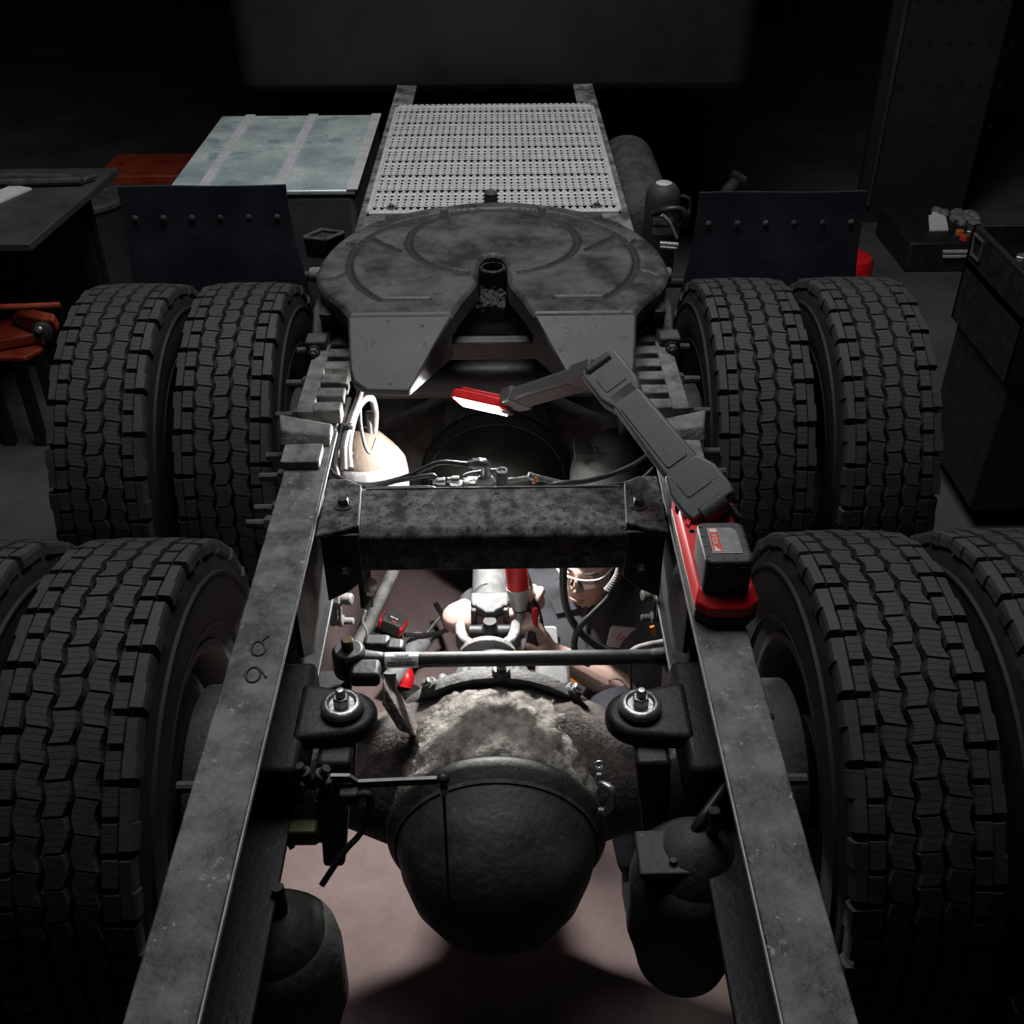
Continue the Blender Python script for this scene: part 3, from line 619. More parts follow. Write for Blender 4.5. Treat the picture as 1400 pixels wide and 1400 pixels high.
for dx, dz in ((-.055, -.004), (-.085, -.008)): G().lathe((bx+dx, by-.004, bz+dz+.006), (-1, 0, 0), [(.008, 0), (.008, .016), (.006, .018), (.006, .026)], 6).build('hose_fitting', 'zinc', rv, bevel=.001)
for dx in (-.105,): G().lathe((bx+dx, by-.008, bz-.030), (1, 0, 0), [(.004, 0), (.007, .004), (.007, .02), (.005, .022), (.005, .036)], 6).build('hose_fitting', 'zinc', rv, bevel=.001)
G().lathe((bx+.055, by-.012, bz-.030), (1, 0, 0), [(.007, -.012), (.008, .004), (.008, .02), (.005, .022), (.005, .032)], 6).build('hose_fitting', 'zinc', rv, bevel=.001)
G().bb(bx-.054, bx-.046, by-.03, by-.02, bz-.042, bz-.014).build('tab', 'zinc', rv)

def hose(pts, r, m, lab, cat='hose', name='air_hose', group='air hoses', clips=()):
    o = G().tube(pts, r, 12, 10).build(name, m, smooth=60, label=lab, cat=cat, group=group)
    return o
hL = at(448, 650, 1.07)
hose([V((bx-.036, by, bz+.037)), at(600, 633, Y=1.87), at(560, 650, Y=1.87), at(520, 661, Y=1.865), at(490, 662, Y=1.86), at(462, 652, Y=1.88), at(448, 640, Y=1.92)], .0052, 'hose', 'upper black air hose from valve elbow to the left rail')
hose([V((bx-.11, by-.004, bz+.002)), at(590, 650, Y=1.86), at(545, 657, Y=1.86), at(510, 665, Y=1.855), at(480, 662, Y=1.86), at(455, 648, Y=1.89)], .0050, 'hose', 'lower black air hose from valve side port to left rail')
hose([V((bx-.105, by-.008, bz-.030)), at(590, 667, Y=1.85), at(540, 667, Y=1.85), at(500, 666, Y=1.85)], .0042, 'hose', 'thin black air line lying on the crossmember, left of the valve')
hose([V((bx+.085, by-.012, bz-.030)), at(760, 662, Y=1.84), at(800, 658, Y=1.85), at(840, 647, Y=1.87), at(870, 633, Y=1.9), at(888, 620, Y=1.94)], .0056, 'hose', 'black air hose curving from the valve to the right rail')
hose([at(800, 668, Y=1.84), at(840, 663, Y=1.85), at(875, 655, Y=1.87), at(893, 640, Y=1.9)], .0040, 'hose', 'thin black air line ending at the right rail bracket')
cp = thing('pipe_coupling', at(735, 655, Y=1.86), 'pale jointed pipe with orange tag right of the valve', 'pipe')
G().tube([V((bx+.045, by, bz-.004)), at(735, 652, Y=1.86)], .0055, 10, 0).build('pipe', 'dusty_steel', cp)
G().lathe(at(722, 650, Y=1.86), at(738, 655, Y=1.86)-at(722, 650, Y=1.86), [(.008, 0), (.008, .022), (.006, .026)], 8).build('sleeve', 'zinc', cp)
G().tube([at(735, 653, Y=1.86), at(762, 659, Y=1.86), at(785, 662, Y=1.86)], [.007, .0065, .003], 10).build('pipe_end', 'dusty_steel', cp)
G().box(at(731, 657, Y=1.85), (.005, .004, .016), rotm('Y', .2)).build('orange_tag', 'orange', cp, label='orange tag')
# hoses looping over the dusty air spring
hose([at(478, 640, Y=1.98), at(476, 610, Y=2.02), at(484, 570, Y=2.08), at(496, 548, Y=2.14), at(508, 545, Y=2.2), at(513, 565, Y=2.25), at(512, 590, Y=2.26)], .0085, 'hose_dusty', 'dust covered hose arching onto the air spring inlet')
hose([at(470, 642, Y=1.96), at(470, 610, Y=2.0), at(479, 575, Y=2.06), at(490, 545, Y=2.12), at(494, 530, Y=2.16)], .0080, 'hose_dusty', 'dust covered hose running up beside the left rail')
hose([at(492, 540, Y=2.14), at(493, 580, Y=2.12), at(500, 612, Y=2.13), at(508, 618, Y=2.14), at(515, 600, Y=2.18)], .0042, 'hose_dusty', 'thin pale hose loop hanging before the air spring')
hose([at(462, 655, Y=1.93), at(458, 625, Y=1.98), at(468, 580, Y=2.05), at(478, 545, Y=2.12)], .0060, 'hose_dusty', 'pale hose pressed against the left rail flange')
sc_ = thing('hose_clip', at(476, 583, Y=2.04), 'small dark clip strapping the dusty hoses together', 'clip')
G().rbox(at(476, 583, Y=2.035), (.022, .012, .012), .003).build('strap', 'dark_cast', sc_, bevel=.002); G().hexbolt(at(480, 582, Y=2.03), (0, -1, .3), .005, .006).build('screw', 'zinc', sc_)
# dim hoses under the fifth wheel
hose([at(640, 520, Y=2.55), at(665, 505, Y=2.5), at(690, 502, Y=2.45), at(715, 508, Y=2.42), at(735, 516, Y=2.4)], .018, 'hose_dusty', 'fat dusty hose in the dark below the fifth wheel throat')

# ------------------------------------------------------------------ suspension hardware seen through the frame
def stud_bracket(px, py, Y, s, lab, m):
    c = at(px, py, Y=Y); t = thing('caliper_bracket', c, lab, 'bracket', 'studded brackets')
    g = G(); g.prism([c+V((s*a, 0, b)) for a, b in ((-.035, .05), (-.012, .055), (.0, .045), (-.006, -.02), (-.008, -.075), (-.035, -.08))], (0, .05, 0)); g.build('plate', m, t, bevel=.006)
    G().bb(min(-.045*s+c.x, -.03*s+c.x), max(-.045*s+c.x, -.03*s+c.x), Y+.005, Y+.045, c.z-.02, ZR-.272).build('hanger_arm', 'black_metal', t, bevel=.004)
    G().lathe(c+V((-.012*s, .0, .022)), (s, -.2, 0), [(.026, 0), (.026, .014), (.024, .018)], 6).build('hex_boss', m, t, bevel=.003)
    G().lathe(c+V((.006*s, -.004, .020)), (s, -.2, 0), [(.015, 0), (.015, .022), (.012, .026)], 16).build('boss_end', m, t)
    G().lathe(c+V((-.010*s, -.002, -.055)), (s, -.1, .05), [(.015, 0), (.015, .012), (.009, .014), (.009, .036), (.007, .038)], 14).build('stud', m, t)
    G().tube([c+V((-.004*s, -.012, .05)), c+V((-.002*s, -.016, .0)), c+V((-.006*s, -.014, -.05))], .0035, 8).build('wire', m, t)
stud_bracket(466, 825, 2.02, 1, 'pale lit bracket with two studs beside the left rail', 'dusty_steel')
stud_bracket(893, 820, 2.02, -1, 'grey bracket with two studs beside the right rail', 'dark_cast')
G().box(at(893, 862, Y=2.0), (.012, .008, .03), rotm('Y', -.3)).build('marker_tag', 'orange', label='small orange tag below the grey studded bracket', cat='tag')
def chamber(px, py, Y, s, lab, m, k=.62):
    c = at(px, py, Y=Y); t = thing('brake_chamber', c, lab, 'brake chamber', 'brake chambers')
    G().lathe(c-V((.045*s, 0, 0)), (s, -.15, .15), [(.030, 0), (.034, .01), (.034, .02), (.031, .024), (.026, .040), (.014, .047), (0, .048)], 32).build('can', m, t, smooth=50)
    G().lathe(c-V((.040*s, -.0, 0)), (s, -.15, .15), [(.034, 0), (.037, .002), (.037, .008), (.034, .010)], 32).build('clamp_band', 'dark_cast', t)
    G().hexbolt(c+V((-.002*s, -.014, .012)), (s, -.3, .3), .004, .004).build('port_plug', 'dark_cast', t)
chamber(413, 795, 1.565, 1, 'white dusty brake chamber end peeking past the left rail', 'lit_dust')
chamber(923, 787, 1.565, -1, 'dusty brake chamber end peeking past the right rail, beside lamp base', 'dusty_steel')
tp = thing('shock_pipe', at(530, 830, Y=2.3), 'pale slanted suspension pipe left of the drive shaft', 'pipe')
G().tube([at(562, 725, Y=2.5), at(536, 785, Y=2.4), at(504, 850, Y=2.28)], .0175, 18, 0).build('pipe', 'dusty_steel', tp)
G().tube([at(505, 847, Y=2.28), at(490, 880, Y=2.22), at(482, 905, Y=2.18)], .021, 18, 0).build('pipe_socket', 'dusty_steel', tp)
G().tube([at(500, 835, Y=2.2), at(496, 850, Y=2.19), at(502, 865, Y=2.18), at(498, 880, Y=2.17)], .004, 8).build('wire', 'hose_dusty', tp)
bt = thing('slack_adjuster', at(505, 800, Y=2.3), 'dark brake lever with pale bolt end under the crossmember, left', 'brake lever')
G().tube([at(497, 770, Y=2.3), at(499, 800, Y=2.28), at(502, 830, Y=2.25)], .018, 12, 0).build('lever', 'black_metal', bt)
G().lathe(at(503, 800, Y=2.24), (1, -.4, .2), [(.02, 0), (.02, .015), (.012, .022), (0, .024)], 14).build('bolt_end', 'dusty_steel', bt)
G().rbox(at(506, 810, Y=2.24), (.02, .015, .014), .003).build('clevis', 'zinc', bt, bevel=.002)

# ------------------------------------------------------------------ levelling valve on the left
lvp = at(455, 1088, Y=1.22); lv = thing('levelling_valve', lvp, 'dark levelling valve with a long bent lever, lower left of the axle', 'valve')
G().rbox(lvp+V((.0, 0, .0)), (.05, .05, .06), .010).build('body', 'dark_cast', lv, bevel=.006)
G().lathe(at(450, 1075, Y=1.21), (-.3, 0, 1), [(.016, -.01), (.016, .02), (.011, .022)], 16).build('cap', 'dark_cast', lv)
G().rbox(at(478, 1086, Y=1.2), (.032, .03, .03), .006).build('port_block', 'dark_cast', lv, bevel=.004)
a_ = [at(452, 1060, Y=1.21), at(478, 1060, Y=1.21), at(490, 1068, Y=1.21), at(605, 1063, Y=1.21)]
g = G()
for p, q in zip(a_[:-1], a_[1:]):
    t_ = V((0, .003, 0)); hz = V((0, 0, -.014)); g.hexa([p+hz-t_, q+hz-t_, q+hz+t_, p+hz+t_, p-t_, q-t_, q+t_, p+t_])
g.build('lever', 'dark_cast', lv, bevel=.0006)
g = G()
for p, q in zip(a_[:-1], a_[1:]):
    t_ = V((0, .0034, 0)); hz = V((0, 0, .0012)); g.hexa([p-t_, q-t_, q+t_, p+t_, p+hz-t_, q+hz-t_, q+hz+t_, p+hz+t_])
g.build('lever_edge', 'frame_edge', lv, label='bright lever edge', smooth=0)  # paler strip on the lever's top edge
e_ = at(606, 1066, Y=1.20); G().ball(e_+V((0, 0, .002)), .0115, 16).build('ball_joint', 'hose', lv); G().lathe(e_-V((0, .004, .028)), (0, 0, 1), [(.007, 0), (.008, .004), (.008, .016)], 12).build('ball_nut', 'zinc', lv)
G().cyl(e_-V((0, .004, .02)), e_-V((.004, .004, .34)), .0028, n=8).build('link_rod', 'dark_cast', lv)
for i, (px, py) in enumerate(((418, 1060), (437, 1062))):
    c = at(px, py, Y=1.2); G().lathe(c, (-.3+i*.9, 0, .9), [(.010, -.025), (.010, 0), (.0125, .002), (.0125, .01), (.008, .012), (.008, .026)], 12).build('hose_fitting', 'dark_cast', lv, bevel=.001)
el = G(); el.tube([at(490, 1086, Y=1.2), at(503, 1085, Y=1.2), at(506, 1092, Y=1.2), at(505, 1102, Y=1.2)], .008, 12, 4); el.lathe(at(505, 1100, Y=1.2), (0, 0, -1), [(.0095, 0), (.0095, .008)], 6); el.build('elbow_fitting', 'dark_cast', lv)
hose([at(413, 1072, Y=1.2), at(405, 1098, Y=1.19), at(385, 1125, Y=1.18), at(360, 1137, Y=1.17), at(330, 1138, Y=1.17), at(300, 1130, Y=1.17)], .0055, 'hose', 'black hose curving from levelling valve to the left rail')
hose([at(505, 1104, Y=1.2), at(502, 1122, Y=1.19), at(490, 1143, Y=1.17), at(470, 1165, Y=1.15), at(440, 1210, Y=1.12)], .0055, 'hose', 'black hose dropping from the levelling valve elbow fitting')
hose([at(336, 1065, Y=1.25), at(352, 1085, Y=1.25), at(372, 1110, Y=1.24), at(400, 1160, Y=1.2)], .0055, 'hose', 'dim black hose behind the left rail flange')
by_ = thing('yellow_fitting', at(415, 1135, Y=1.15), 'dull olive yellow fitting block below the levelling valve', 'fitting')
G().rbox(at(415, 1138, Y=1.15), (.05, .03, .035), .006).build('block', 'olive', by_, bevel=.004); G().lathe(at(437, 1100, Y=1.2), (0, 0, 1), [(.008, -.02), (.008, .01), (.006, .012)], 12).build('plug', 'olive', by_)
G().lathe(at(445, 1118, Y=1.2), (0, 0, 1), [(.006, -.012), (.006, .008)], 6).build('plug', 'olive', by_)
# lower air springs of the near axle (dark domes at the lower edge)
air_spring(at(952, 1165, Y=1.1).x, 1.10, at(952, 1165, Y=1.1).z+.05, 'dark olive air spring dome at lower right between axle and rail', 'axle')
air_spring(-.36, 1.02, .80, 'dark air spring dome at lower left below the levelling valve', 'axle')
hose([at(1003, 1055, Y=1.2), at(985, 1085, Y=1.16), at(960, 1120, Y=1.12), at(940, 1155, Y=1.10)], .010, 'hose', 'dark hose running from right rail to the olive air spring')
# hook and chain link on the axle
hk = thing('chain_hook', at(822, 1085, Y=1.36), 'curved bare steel hook hanging on the right axle tube', 'hook')
G().tube([at(819, 1058, Y=1.37), at(818, 1068, Y=1.365), at(825, 1073, Y=1.355), at(835, 1080, Y=1.345), at(836, 1095, Y=1.34), at(828, 1108, Y=1.335), at(818, 1108, Y=1.335)], [.005, .006, .0075, .0085, .0085, .008, .006], 12).build('hook', 'zinc', hk)
g = G(); c = at(819, 1046, Y=1.37); g.tube([c+V((.008*math.cos(a), -.004*math.sin(a), .014*math.sin(a))) for a in [2*PI*k/12 for k in range(13)]], .0028, 8, 3); g.build('link', 'zinc', hk)
# ------------------------------------------------------------------ folding magnetic work light on the right rail
wl = thing('work_light', (.395, 1.52, ZR), 'red and black folding work light clamped on the right frame rail', 'work light')
def octo(x0, x1, y0, y1, c): return [(x0+c, y0), (x1-c, y0), (x1, y0+c), (x1, y1-c), (x1-c, y1), (x0+c, y1), (x0, y1-c), (x0, y0+c)]
bo = octo(.343, .449, 1.345, 1.69, .022)
G().prism([(x, y, ZR) for x, y in bo], (0, 0, .022)).build('foot', 'black_plastic', wl, bevel=.004)
bi = octo(.350, .442, 1.360, 1.68, .028); k = 8
g = G(); g.add([(x, y, ZR+.022) for x, y in bo]+[(x, y, ZR+.040) for x, y in bo]+[(x, y, ZR+.055) for x, y in bi],
               [tuple(range(8))[::-1], tuple(range(16, 24))]+[(i+a, (i+1) % 8+a, (i+1) % 8+a+8, i+a+8) for i in range(8) for a in (0, 8)])
base = g.build('base', 'red', wl, bevel=.003, label='red plastic base')
for x in (.346, .446):
    G().prism([(x-.005, 1.61, ZR+.045), (x-.005, 1.70, ZR+.045), (x-.005, 1.70, ZR+.065), (x-.005, 1.68, ZR+.070), (x-.005, 1.63, ZR+.056)], (.010, 0, 0)).build('hinge_cheek', 'red', wl, bevel=.003)
G().prism([(.352, 1.565, ZR+.056), (.372, 1.60, ZR+.056), (.372, 1.585, ZR+.056), (.357, 1.555, ZR+.056)], (0, 0, .005)).build('arrow_mark', 'red', base, bevel=.001)
G().lathe((.362, 1.545, ZR+.0545), (0, 0, 1), [(.006, 0), (.006, .0015), (.004, .0005), (0, .0005)], 14).build('screw', 'dark_cast', base)
# battery
zb = ZR+.055
g = G(); g.rbox((.393, 1.425, zb+.034), (.080, .112, .068), .014); bat = g.build('battery', 'black_plastic', wl, bevel=.006, seg=3)
for y in (1.385, 1.412, 1.439, 1.466):
    for x in (.359, .427): G().bb(x-.004, x+.004, y-.0012, y+.0012, zb+.060, zb+.0686).build('battery_rib', 'hose', bat)
for x in (.372, .414): G().bb(x-.004, x+.004, 1.366, 1.373, zb+.045, zb+.058).build('battery_slot', 'ink', bat)
for x in (.383, .403): G().lathe((x, 1.378, zb+.0675), (0, 0, 1), [(.003, 0), (.003, .001), (0, .001)], 10).build('battery_screw', 'ink', bat)
zt = zb+.0684
lp = [(.368, 1.392), (.417, 1.392), (.417, 1.452), (.409, 1.462), (.368, 1.462)]
bl = G().prism([(x, y, zt) for x, y in lp], (0, 0, .0006)).build('battery_label', 'label_grey', bat, smooth=0, label='grey and red printed label')
G().bb(.3695, .385, 1.3935, 1.4605, zt+.0006, zt+.001).build('red_strip', 'label_red', bl, smooth=0)
G().bb(.371, .3835, 1.449, 1.459, zt+.001, zt+.0013).build('logo_square', 'paper', bl, smooth=0)
tv, tf = text_mesh('XC5.0', .0105, .0002); g = G(); g.add([(.3772-q.y, 1.429+q.x, zt+.0013) for q in tv], tf); g.build('printed_word', 'paper', bl, smooth=0)
g = G(); g.prism([(.3715, 1.396, zt+.001), (.3835, 1.396, zt+.001), (.3725, 1.412, zt+.001)], (0, 0, .0004)); g.build('lightning_mark', 'paper', bl, smooth=0)
G().bb(.368, .369, 1.392, 1.462, zt+.0005, zt+.001).build('label_border', 'paper', bl, smooth=0); G().bb(.368, .417, 1.3915, 1.3925, zt+.0005, zt+.001).build('label_border', 'paper', bl, smooth=0)
# folding arm
H = at(972, 690, ZR+.075); E_ = at(826, 508, 1.29); Hd = at(697, 548, 1.085)
def bar(p, q, n, w0, w1, t, name, m, par, bevel=.006, ext=(0, 0)):
    d = (q-p).normalized(); n = (n-d*n.dot(d)).normalized(); wv = d.cross(n)
    p = p-d*ext[0]; q = q+d*ext[1]; g = G()
    g.hexa([p-wv*w0/2-n*t/2, p+wv*w0/2-n*t/2, q+wv*w1/2-n*t/2, q-wv*w1/2-n*t/2, p-wv*w0/2+n*t/2, p+wv*w0/2+n*t/2, q+wv*w1/2+n*t/2, q-wv*w1/2+n*t/2])
    return g.build(name, m, par, bevel=bevel, seg=3), d, n, wv
nc = (CAM-(H+E_)/2).normalized()*.8+V((-.25, 0, .55)); nc.normalize()
d = (E_-H).normalized(); n = (nc-d*nc.dot(d)).normalized(); wv = d.cross(n); L = (E_-H).length
la, *_ = bar(H+d*.075, E_-d*.06, n, .072, .062, .040, 'lower_arm', 'grey_plastic', wl)
def plate_on(c, d, wv, n, l, wd, h, name, m, par): return G().rbox(c+n*h/2, (wd, l, h), .006, basis(wv, d, n)).build(name, m, par, bevel=.0015)
g = G(); pts = [(-.046, -.014), (.046, -.014), (.051, .01), (.051, .055), (.037, .092), (-.037, .092), (-.051, .055), (-.051, .01)]
g.prism([H+wv*a+d*b-n*.022 for a, b in pts], n*.044); k1 = g.build('lower_knuckle', 'grey_plastic', wl, bevel=.006, seg=3)
plate_on(H+d*.048+n*.022, d, wv, n, .042, .056, .0015, 'inset', 'grey_plastic', k1)
G().cyl(H-wv*.026-d*.010+n*.006, H+wv*.026-d*.010+n*.006, .020, n=20).build('hinge_pin', 'black_plastic', wl, bevel=.002)
g = G(); g.prism([H-wv*.034+d*.06-n*.024, H-wv*.034-d*.03-n*.024, H-wv*.02-d*.04-n*.06, H-wv*.02+d*.02-n*.06], wv*.06); g.build('hinge_block', 'black_plastic', wl, bevel=.006)
g = G(); pts = [(-.032, -.092), (.032, -.092), (.043, -.06), (.043, .012), (.036, .022), (-.036, .022), (-.043, .012), (-.043, -.06)]
g.prism([E_+wv*a+d*b-n*.020 for a, b in pts], n*.040); k2 = g.build('elbow_knuckle', 'grey_plastic', wl, bevel=.006, seg=3)
plate_on(E_-d*.035+n*.020, d, wv, n, .040, .050, .0015, 'inset', 'grey_plastic', k2)
plate_on(H+d*(L*.5)+n*.020, d, wv, n, L-.20, .046, .002, 'inset', 'grey_plastic', la)
G().cyl(E_-wv*.026+d*.012+n*.014, E_+wv*.026+d*.012+n*.014, .012, n=18).build('hinge_pin', 'black_plastic', wl)
for sg in (-1, 1):
    bar(H+d*.08+wv*.0355*sg, E_-d*.065+wv*.0305*sg, n, .004, .004, .022, 'side_rib', 'black_plastic', la, .001)
# upper arm, seen along its narrow top side
n2 = V((.05, -.9, -.30)); d2 = (Hd-E_).normalized(); n2 = (n2-d2*n2.dot(d2)).normalized(); w2 = d2.cross(n2); L2 = (Hd-E_).length
ua, *_ = bar(E_+d2*.012, Hd-d2*.02, n2, .062, .056, .030, 'upper_arm', 'grey_plastic', wl)
bar(E_+d2*.005, E_+d2*.085, n2, .074, .066, .040, 'elbow_sleeve', 'grey_plastic', wl)
bar(Hd-d2*.055, Hd-d2*.002, n2, .068, .062, .038, 'head_sleeve', 'grey_plastic', wl)
g = G()
for sg in (-1, 1): pass
bar(E_+d2*.09+n2*.0155, Hd-d2*.06+n2*.0155, n2, .040, .036, .003, 'inset', 'black_plastic', ua, .001)
# lamp head
nl = V((-.32, -.66, -.68)).normalized(); hc = at(660, 553, 1.068)
ul = (Hd-hc); ul = (ul-nl*ul.dot(nl)).normalized(); vl = nl.cross(ul)
hb = basis(ul, vl, nl)
hp = [(-.075, -.022), (-.062, -.036), (.050, -.036), (.070, -.020), (.070, .020), (.050, .036), (-.062, .036), (-.075, .022)]
g = G(); g.prism([hc+hb @ V((a, b, -.016)) for a, b in hp], nl*.022); hd = g.build('lamp_head', 'red', wl, bevel=.004, seg=3, label='red lamp head')
g = G(); g.prism([hc+hb @ V((a*.8, b*.7, -.026)) for a, b in hp], nl*.012); g.build('head_back', 'red', hd, bevel=.003)
G().box(hc+hb @ V((.062, 0, -.004)), (.03, .03, .024), hb).build('head_neck', 'black_plastic', wl, bevel=.004)
G().box(hc+hb @ V((-.004, 0, .0051)), (.116, .060, .003), hb).build('led_panel', 'led', hd, smooth=0, label='glowing white led panel')

# ------------------------------------------------------------------ helper: fuse overlapping shapes into one continuous skin
def fuse(g, vox, smooth=2):
    me = bpy.data.meshes.new('tmp'); me.from_pydata([tuple(q) for q in g.v], [], g.f)
    b = bmesh.new(); b.from_mesh(me); bmesh.ops.recalc_face_normals(b, faces=b.faces); b.to_mesh(me); b.free()
    o = bpy.data.objects.new('tmp', me); COL.objects.link(o)
    r = o.modifiers.new('r', 'REMESH'); r.mode = 'VOXEL'; r.voxel_size = vox
    if smooth: s = o.modifiers.new('s', 'SMOOTH'); s.iterations = smooth; s.factor = .5
    bpy.context.view_layer.update()
    ev = o.evaluated_get(bpy.context.evaluated_depsgraph_get()); m2 = bpy.data.meshes.new_from_object(ev)
    out = G(); out.v = [q.co.copy() for q in m2.vertices]; out.f = [tuple(p.vertices) for p in m2.polygons]
    bpy.data.objects.remove(o); bpy.data.meshes.remove(me); bpy.data.meshes.remove(m2)
    return out
def raw_build(g, name, m, parent, **kw):
    lo = V([min(q[i] for q in g.v) for i in range(3)]); hi = V([max(q[i] for q in g.v) for i in range(3)]); c = (lo+hi)/2
    me = bpy.data.meshes.new(name); me.from_pydata([tuple(q-c) for q in g.v], [], g.f); me.polygons.foreach_set('use_smooth', [True]*len(me.polygons)); me.materials.append(MATS[m])
    o = bpy.data.objects.new(name, me); COL.objects.link(o); o.parent = parent; o.location = c-parent.location
    return tag(o, **kw)
def limb(g, pts, rad, n=16):
    pts = [V(p) for p in pts]
    for (p, q), (r0, r1) in zip(zip(pts[:-1], pts[1:]), zip(rad[:-1], rad[1:])): g.cyl(p, q, r0, r1, n)
    for p, r in zip(pts, rad): g.ball(p, r, n)

# ------------------------------------------------------------------ the person
PB = V((.24, 2.18, 0)); pe = thing('person', PB, 'person in dark work shirt sitting under the frame, working with both hands on the axle', 'person')
HC = V((.240, 2.148, .632)); face = rotm('Z', R(-22)) @ rotm('X', R(6))    # local face looks along -y
def head(g):
    nu, nv = 120, 90; vs = []
    ga = lambda x, z, cx, cz, sx, sz: math.exp(-((x-cx)/sx)**2-((z-cz)/sz)**2)
    for j in range(nv+1):
        t = PI*j/nv
        for i in range(nu):
            a = 2*PI*i/nu; dx, dy, dz = math.sin(t)*math.cos(a), math.sin(t)*math.sin(a), math.cos(t)
            x, y, z = dx*.074, dy*.097, dz*(.118 if dz < 0 else .122)
            if z < 0:
                q = min(1, -z/.118); x *= 1-.30*q**1.8; y *= 1-.10*q; y -= .018*q*(1 if dy < 0 else .2)
            if dy < .1:
                fr = min(1, (.1-dy)*1.4)
                y -= fr*(.020*ga(x, z, 0, -.030, .012, .012)+.014*ga(x, z, 0, -.012, .008, .018)+.006*ga(x, z, 0, .004, .009, .016))
                for s in (-1, 1):
                    y -= fr*(.010*ga(x, z, s*.013, -.034, .008, .007)); y += fr*.009*ga(x, z, s*.031, .002, .015, .010)
                    y -= fr*.0035*ga(x, z, s*.030, .000, .011, .006); y -= fr*.005*ga(x, z, s*.042, -.028, .02, .02)
                y -= fr*.005*ga(x, z, 0, .022, .05, .009)
                y -= fr*(.006*ga(x, z, 0, -.058, .020, .005)+.007*ga(x, z, 0, -.070, .017, .006)); y += fr*.006*ga(x, z, 0, -.064, .024, .0028)
                y -= fr*.008*ga(x, z, 0, -.102, .022, .014); y += fr*.004*ga(x, z, 0, -.082, .02, .006)
            vs.append(HC+face @ V((x, y, z)))
    g.add(vs, [(j*nu+i, (j+1)*nu+i, (j+1)*nu+(i+1) % nu, j*nu+(i+1) % nu) for j in range(nv) for i in range(nu)])
    for s in (-1, 1): g.ball(HC+face @ V((s*.076, .012, -.012)), (.010, .020, .032), 14, face)
def hand(g, wrist, palm_c, fdir, curl, across, sgn):
    """wrist to palm to four curled fingers and a thumb; fdir finger direction, curl inward normal, across towards little finger"""
    f = fdir.normalized(); c = (curl-f*curl.dot(f)).normalized(); a = (across-f*across.dot(f)-c*across.dot(c)).normalized()
    g.ball(palm_c, (.040, .046, .016), 16, basis(a, f, c)); limb(g, [wrist, palm_c-f*.02], [.024, .024])
    for i, (off, ln) in enumerate(((-.030, .9), (-.010, 1.0), (.010, .94), (.028, .76))):
        b = palm_c+f*.036+a*off; p1 = b+(f*.8+c*.5)*.034*ln; p2 = p1+(f*.15+c*.95)*.027*ln; p3 = p2+(-f*.65+c*.6)*.020*ln
        limb(g, [b, p1, p2, p3], [.0098, .0092, .0085, .0075], 10)
    b = palm_c-a*.032-f*.018; p1 = b-a*.022+f*.016+c*.018; p2 = p1+f*.024+c*.022+a*.004
    limb(g, [b, p1, p2], [.013, .0105, .009], 10)
sk = G(); head(sk)
limb(sk, [(.238, 2.25, .43), (.239, 2.185, .52), (.240, 2.165, .575)], [.062, .054, .052])
sk.loft([((.24, 2.16, .10), .15, .12), ((.238, 2.225, .26), .145, .115), ((.235, 2.265, .34), .16, .105), ((.235, 2.29, .40), .15, .085), ((.236, 2.27, .45), .09, .06)])
SH_L = V((.415, 2.295, .385)); EL_L = V((.362, 2.0, .268)); WR_L = V((.132, 1.995, .440)); PA_L = V((.108, 1.990, .505))
SH_R = V((.085, 2.295, .395)); EL_R = V((-.104, 2.12, .443)); WR_R = V((.060, 2.065, .485)); PA_R = V((.085, 2.055, .560))
limb(sk, [SH_L, EL_L, EL_L*.6+WR_L*.4, WR_L], [.05, .042, .043, .026]); limb(sk, [SH_R, EL_R, EL_R*.6+WR_R*.4, WR_R], [.05, .042, .042, .026])
hand(sk, WR_L, PA_L, V((-.15, -.1, 1)), V((-1, -.2, 0)), V((0, 1, 0)), 1)
hand(sk, WR_R, PA_R, V((.05, -.1, 1)), V((-.3, -1, 0)), V((1, 0, 0)), 1)
limb(sk, [(.30, 2.18, .11), (.30, 1.78, .33), (.34, 1.62, .06)], [.07, .052, .036]); limb(sk, [(.16, 2.18, .11), (.02, 1.86, .26), (.10, 1.70, .06)], [.07, .052, .036])
for x, y in ((.34, 1.62), (.10, 1.70)): limb(sk, [(x, y, .04), (x, y-.14, .03)], [.036, .028])
body = raw_build(fuse(sk, .0034, 3), 'body', 'skin', pe)
# clothing
sh = G(); sh.loft([((.24, 2.16, .09), .185, .15), ((.24, 2.19, .18), .178, .15), ((.238, 2.225, .26), .175, .14), ((.235, 2.265, .34), .190, .13), ((.235, 2.29, .40), .180, .105), ((.236, 2.27, .45), .125, .080), ((.237, 2.245, .48), .075, .062)])
limb(sh, [SH_L, SH_L*.5+EL_L*.5, SH_L*.12+EL_L*.88], [.066, .064, .066]); limb(sh, [SH_R, SH_R*.5+EL_R*.5, SH_R*.3+EL_R*.7], [.066, .064, .062])
so = raw_build(fuse(sh, .007, 6), 'work_shirt', 'shirt', pe, label='dark grey short sleeved work shirt')
for s in (-1, 1):    # collar wings
    g = G(); b0 = V((.231, 2.06, .505)); q = [V((.237+s*.010, 2.165, .432)), V((.237+s*.078, 2.165, .410)), V((.237+s*.105, 2.215, .462)), V((.237+s*.068, 2.225, .500)), V((.237+s*.032, 2.175, .470))]
    if s < 0: q = q[::-1]
    q = [k_+V((0, .014, -.010)) for k_ in q]; g.prism(q, (0, .006, -.005)); g.build('collar', 'shirt', so, bevel=.002, seg=3)
g = G(); g.tube([(.238, 2.185, .425), (.237, 2.15, .375), (.237, 2.133, .33), (.238, 2.085, .26)], .006, 8); g.build('placket', 'shirt', so)
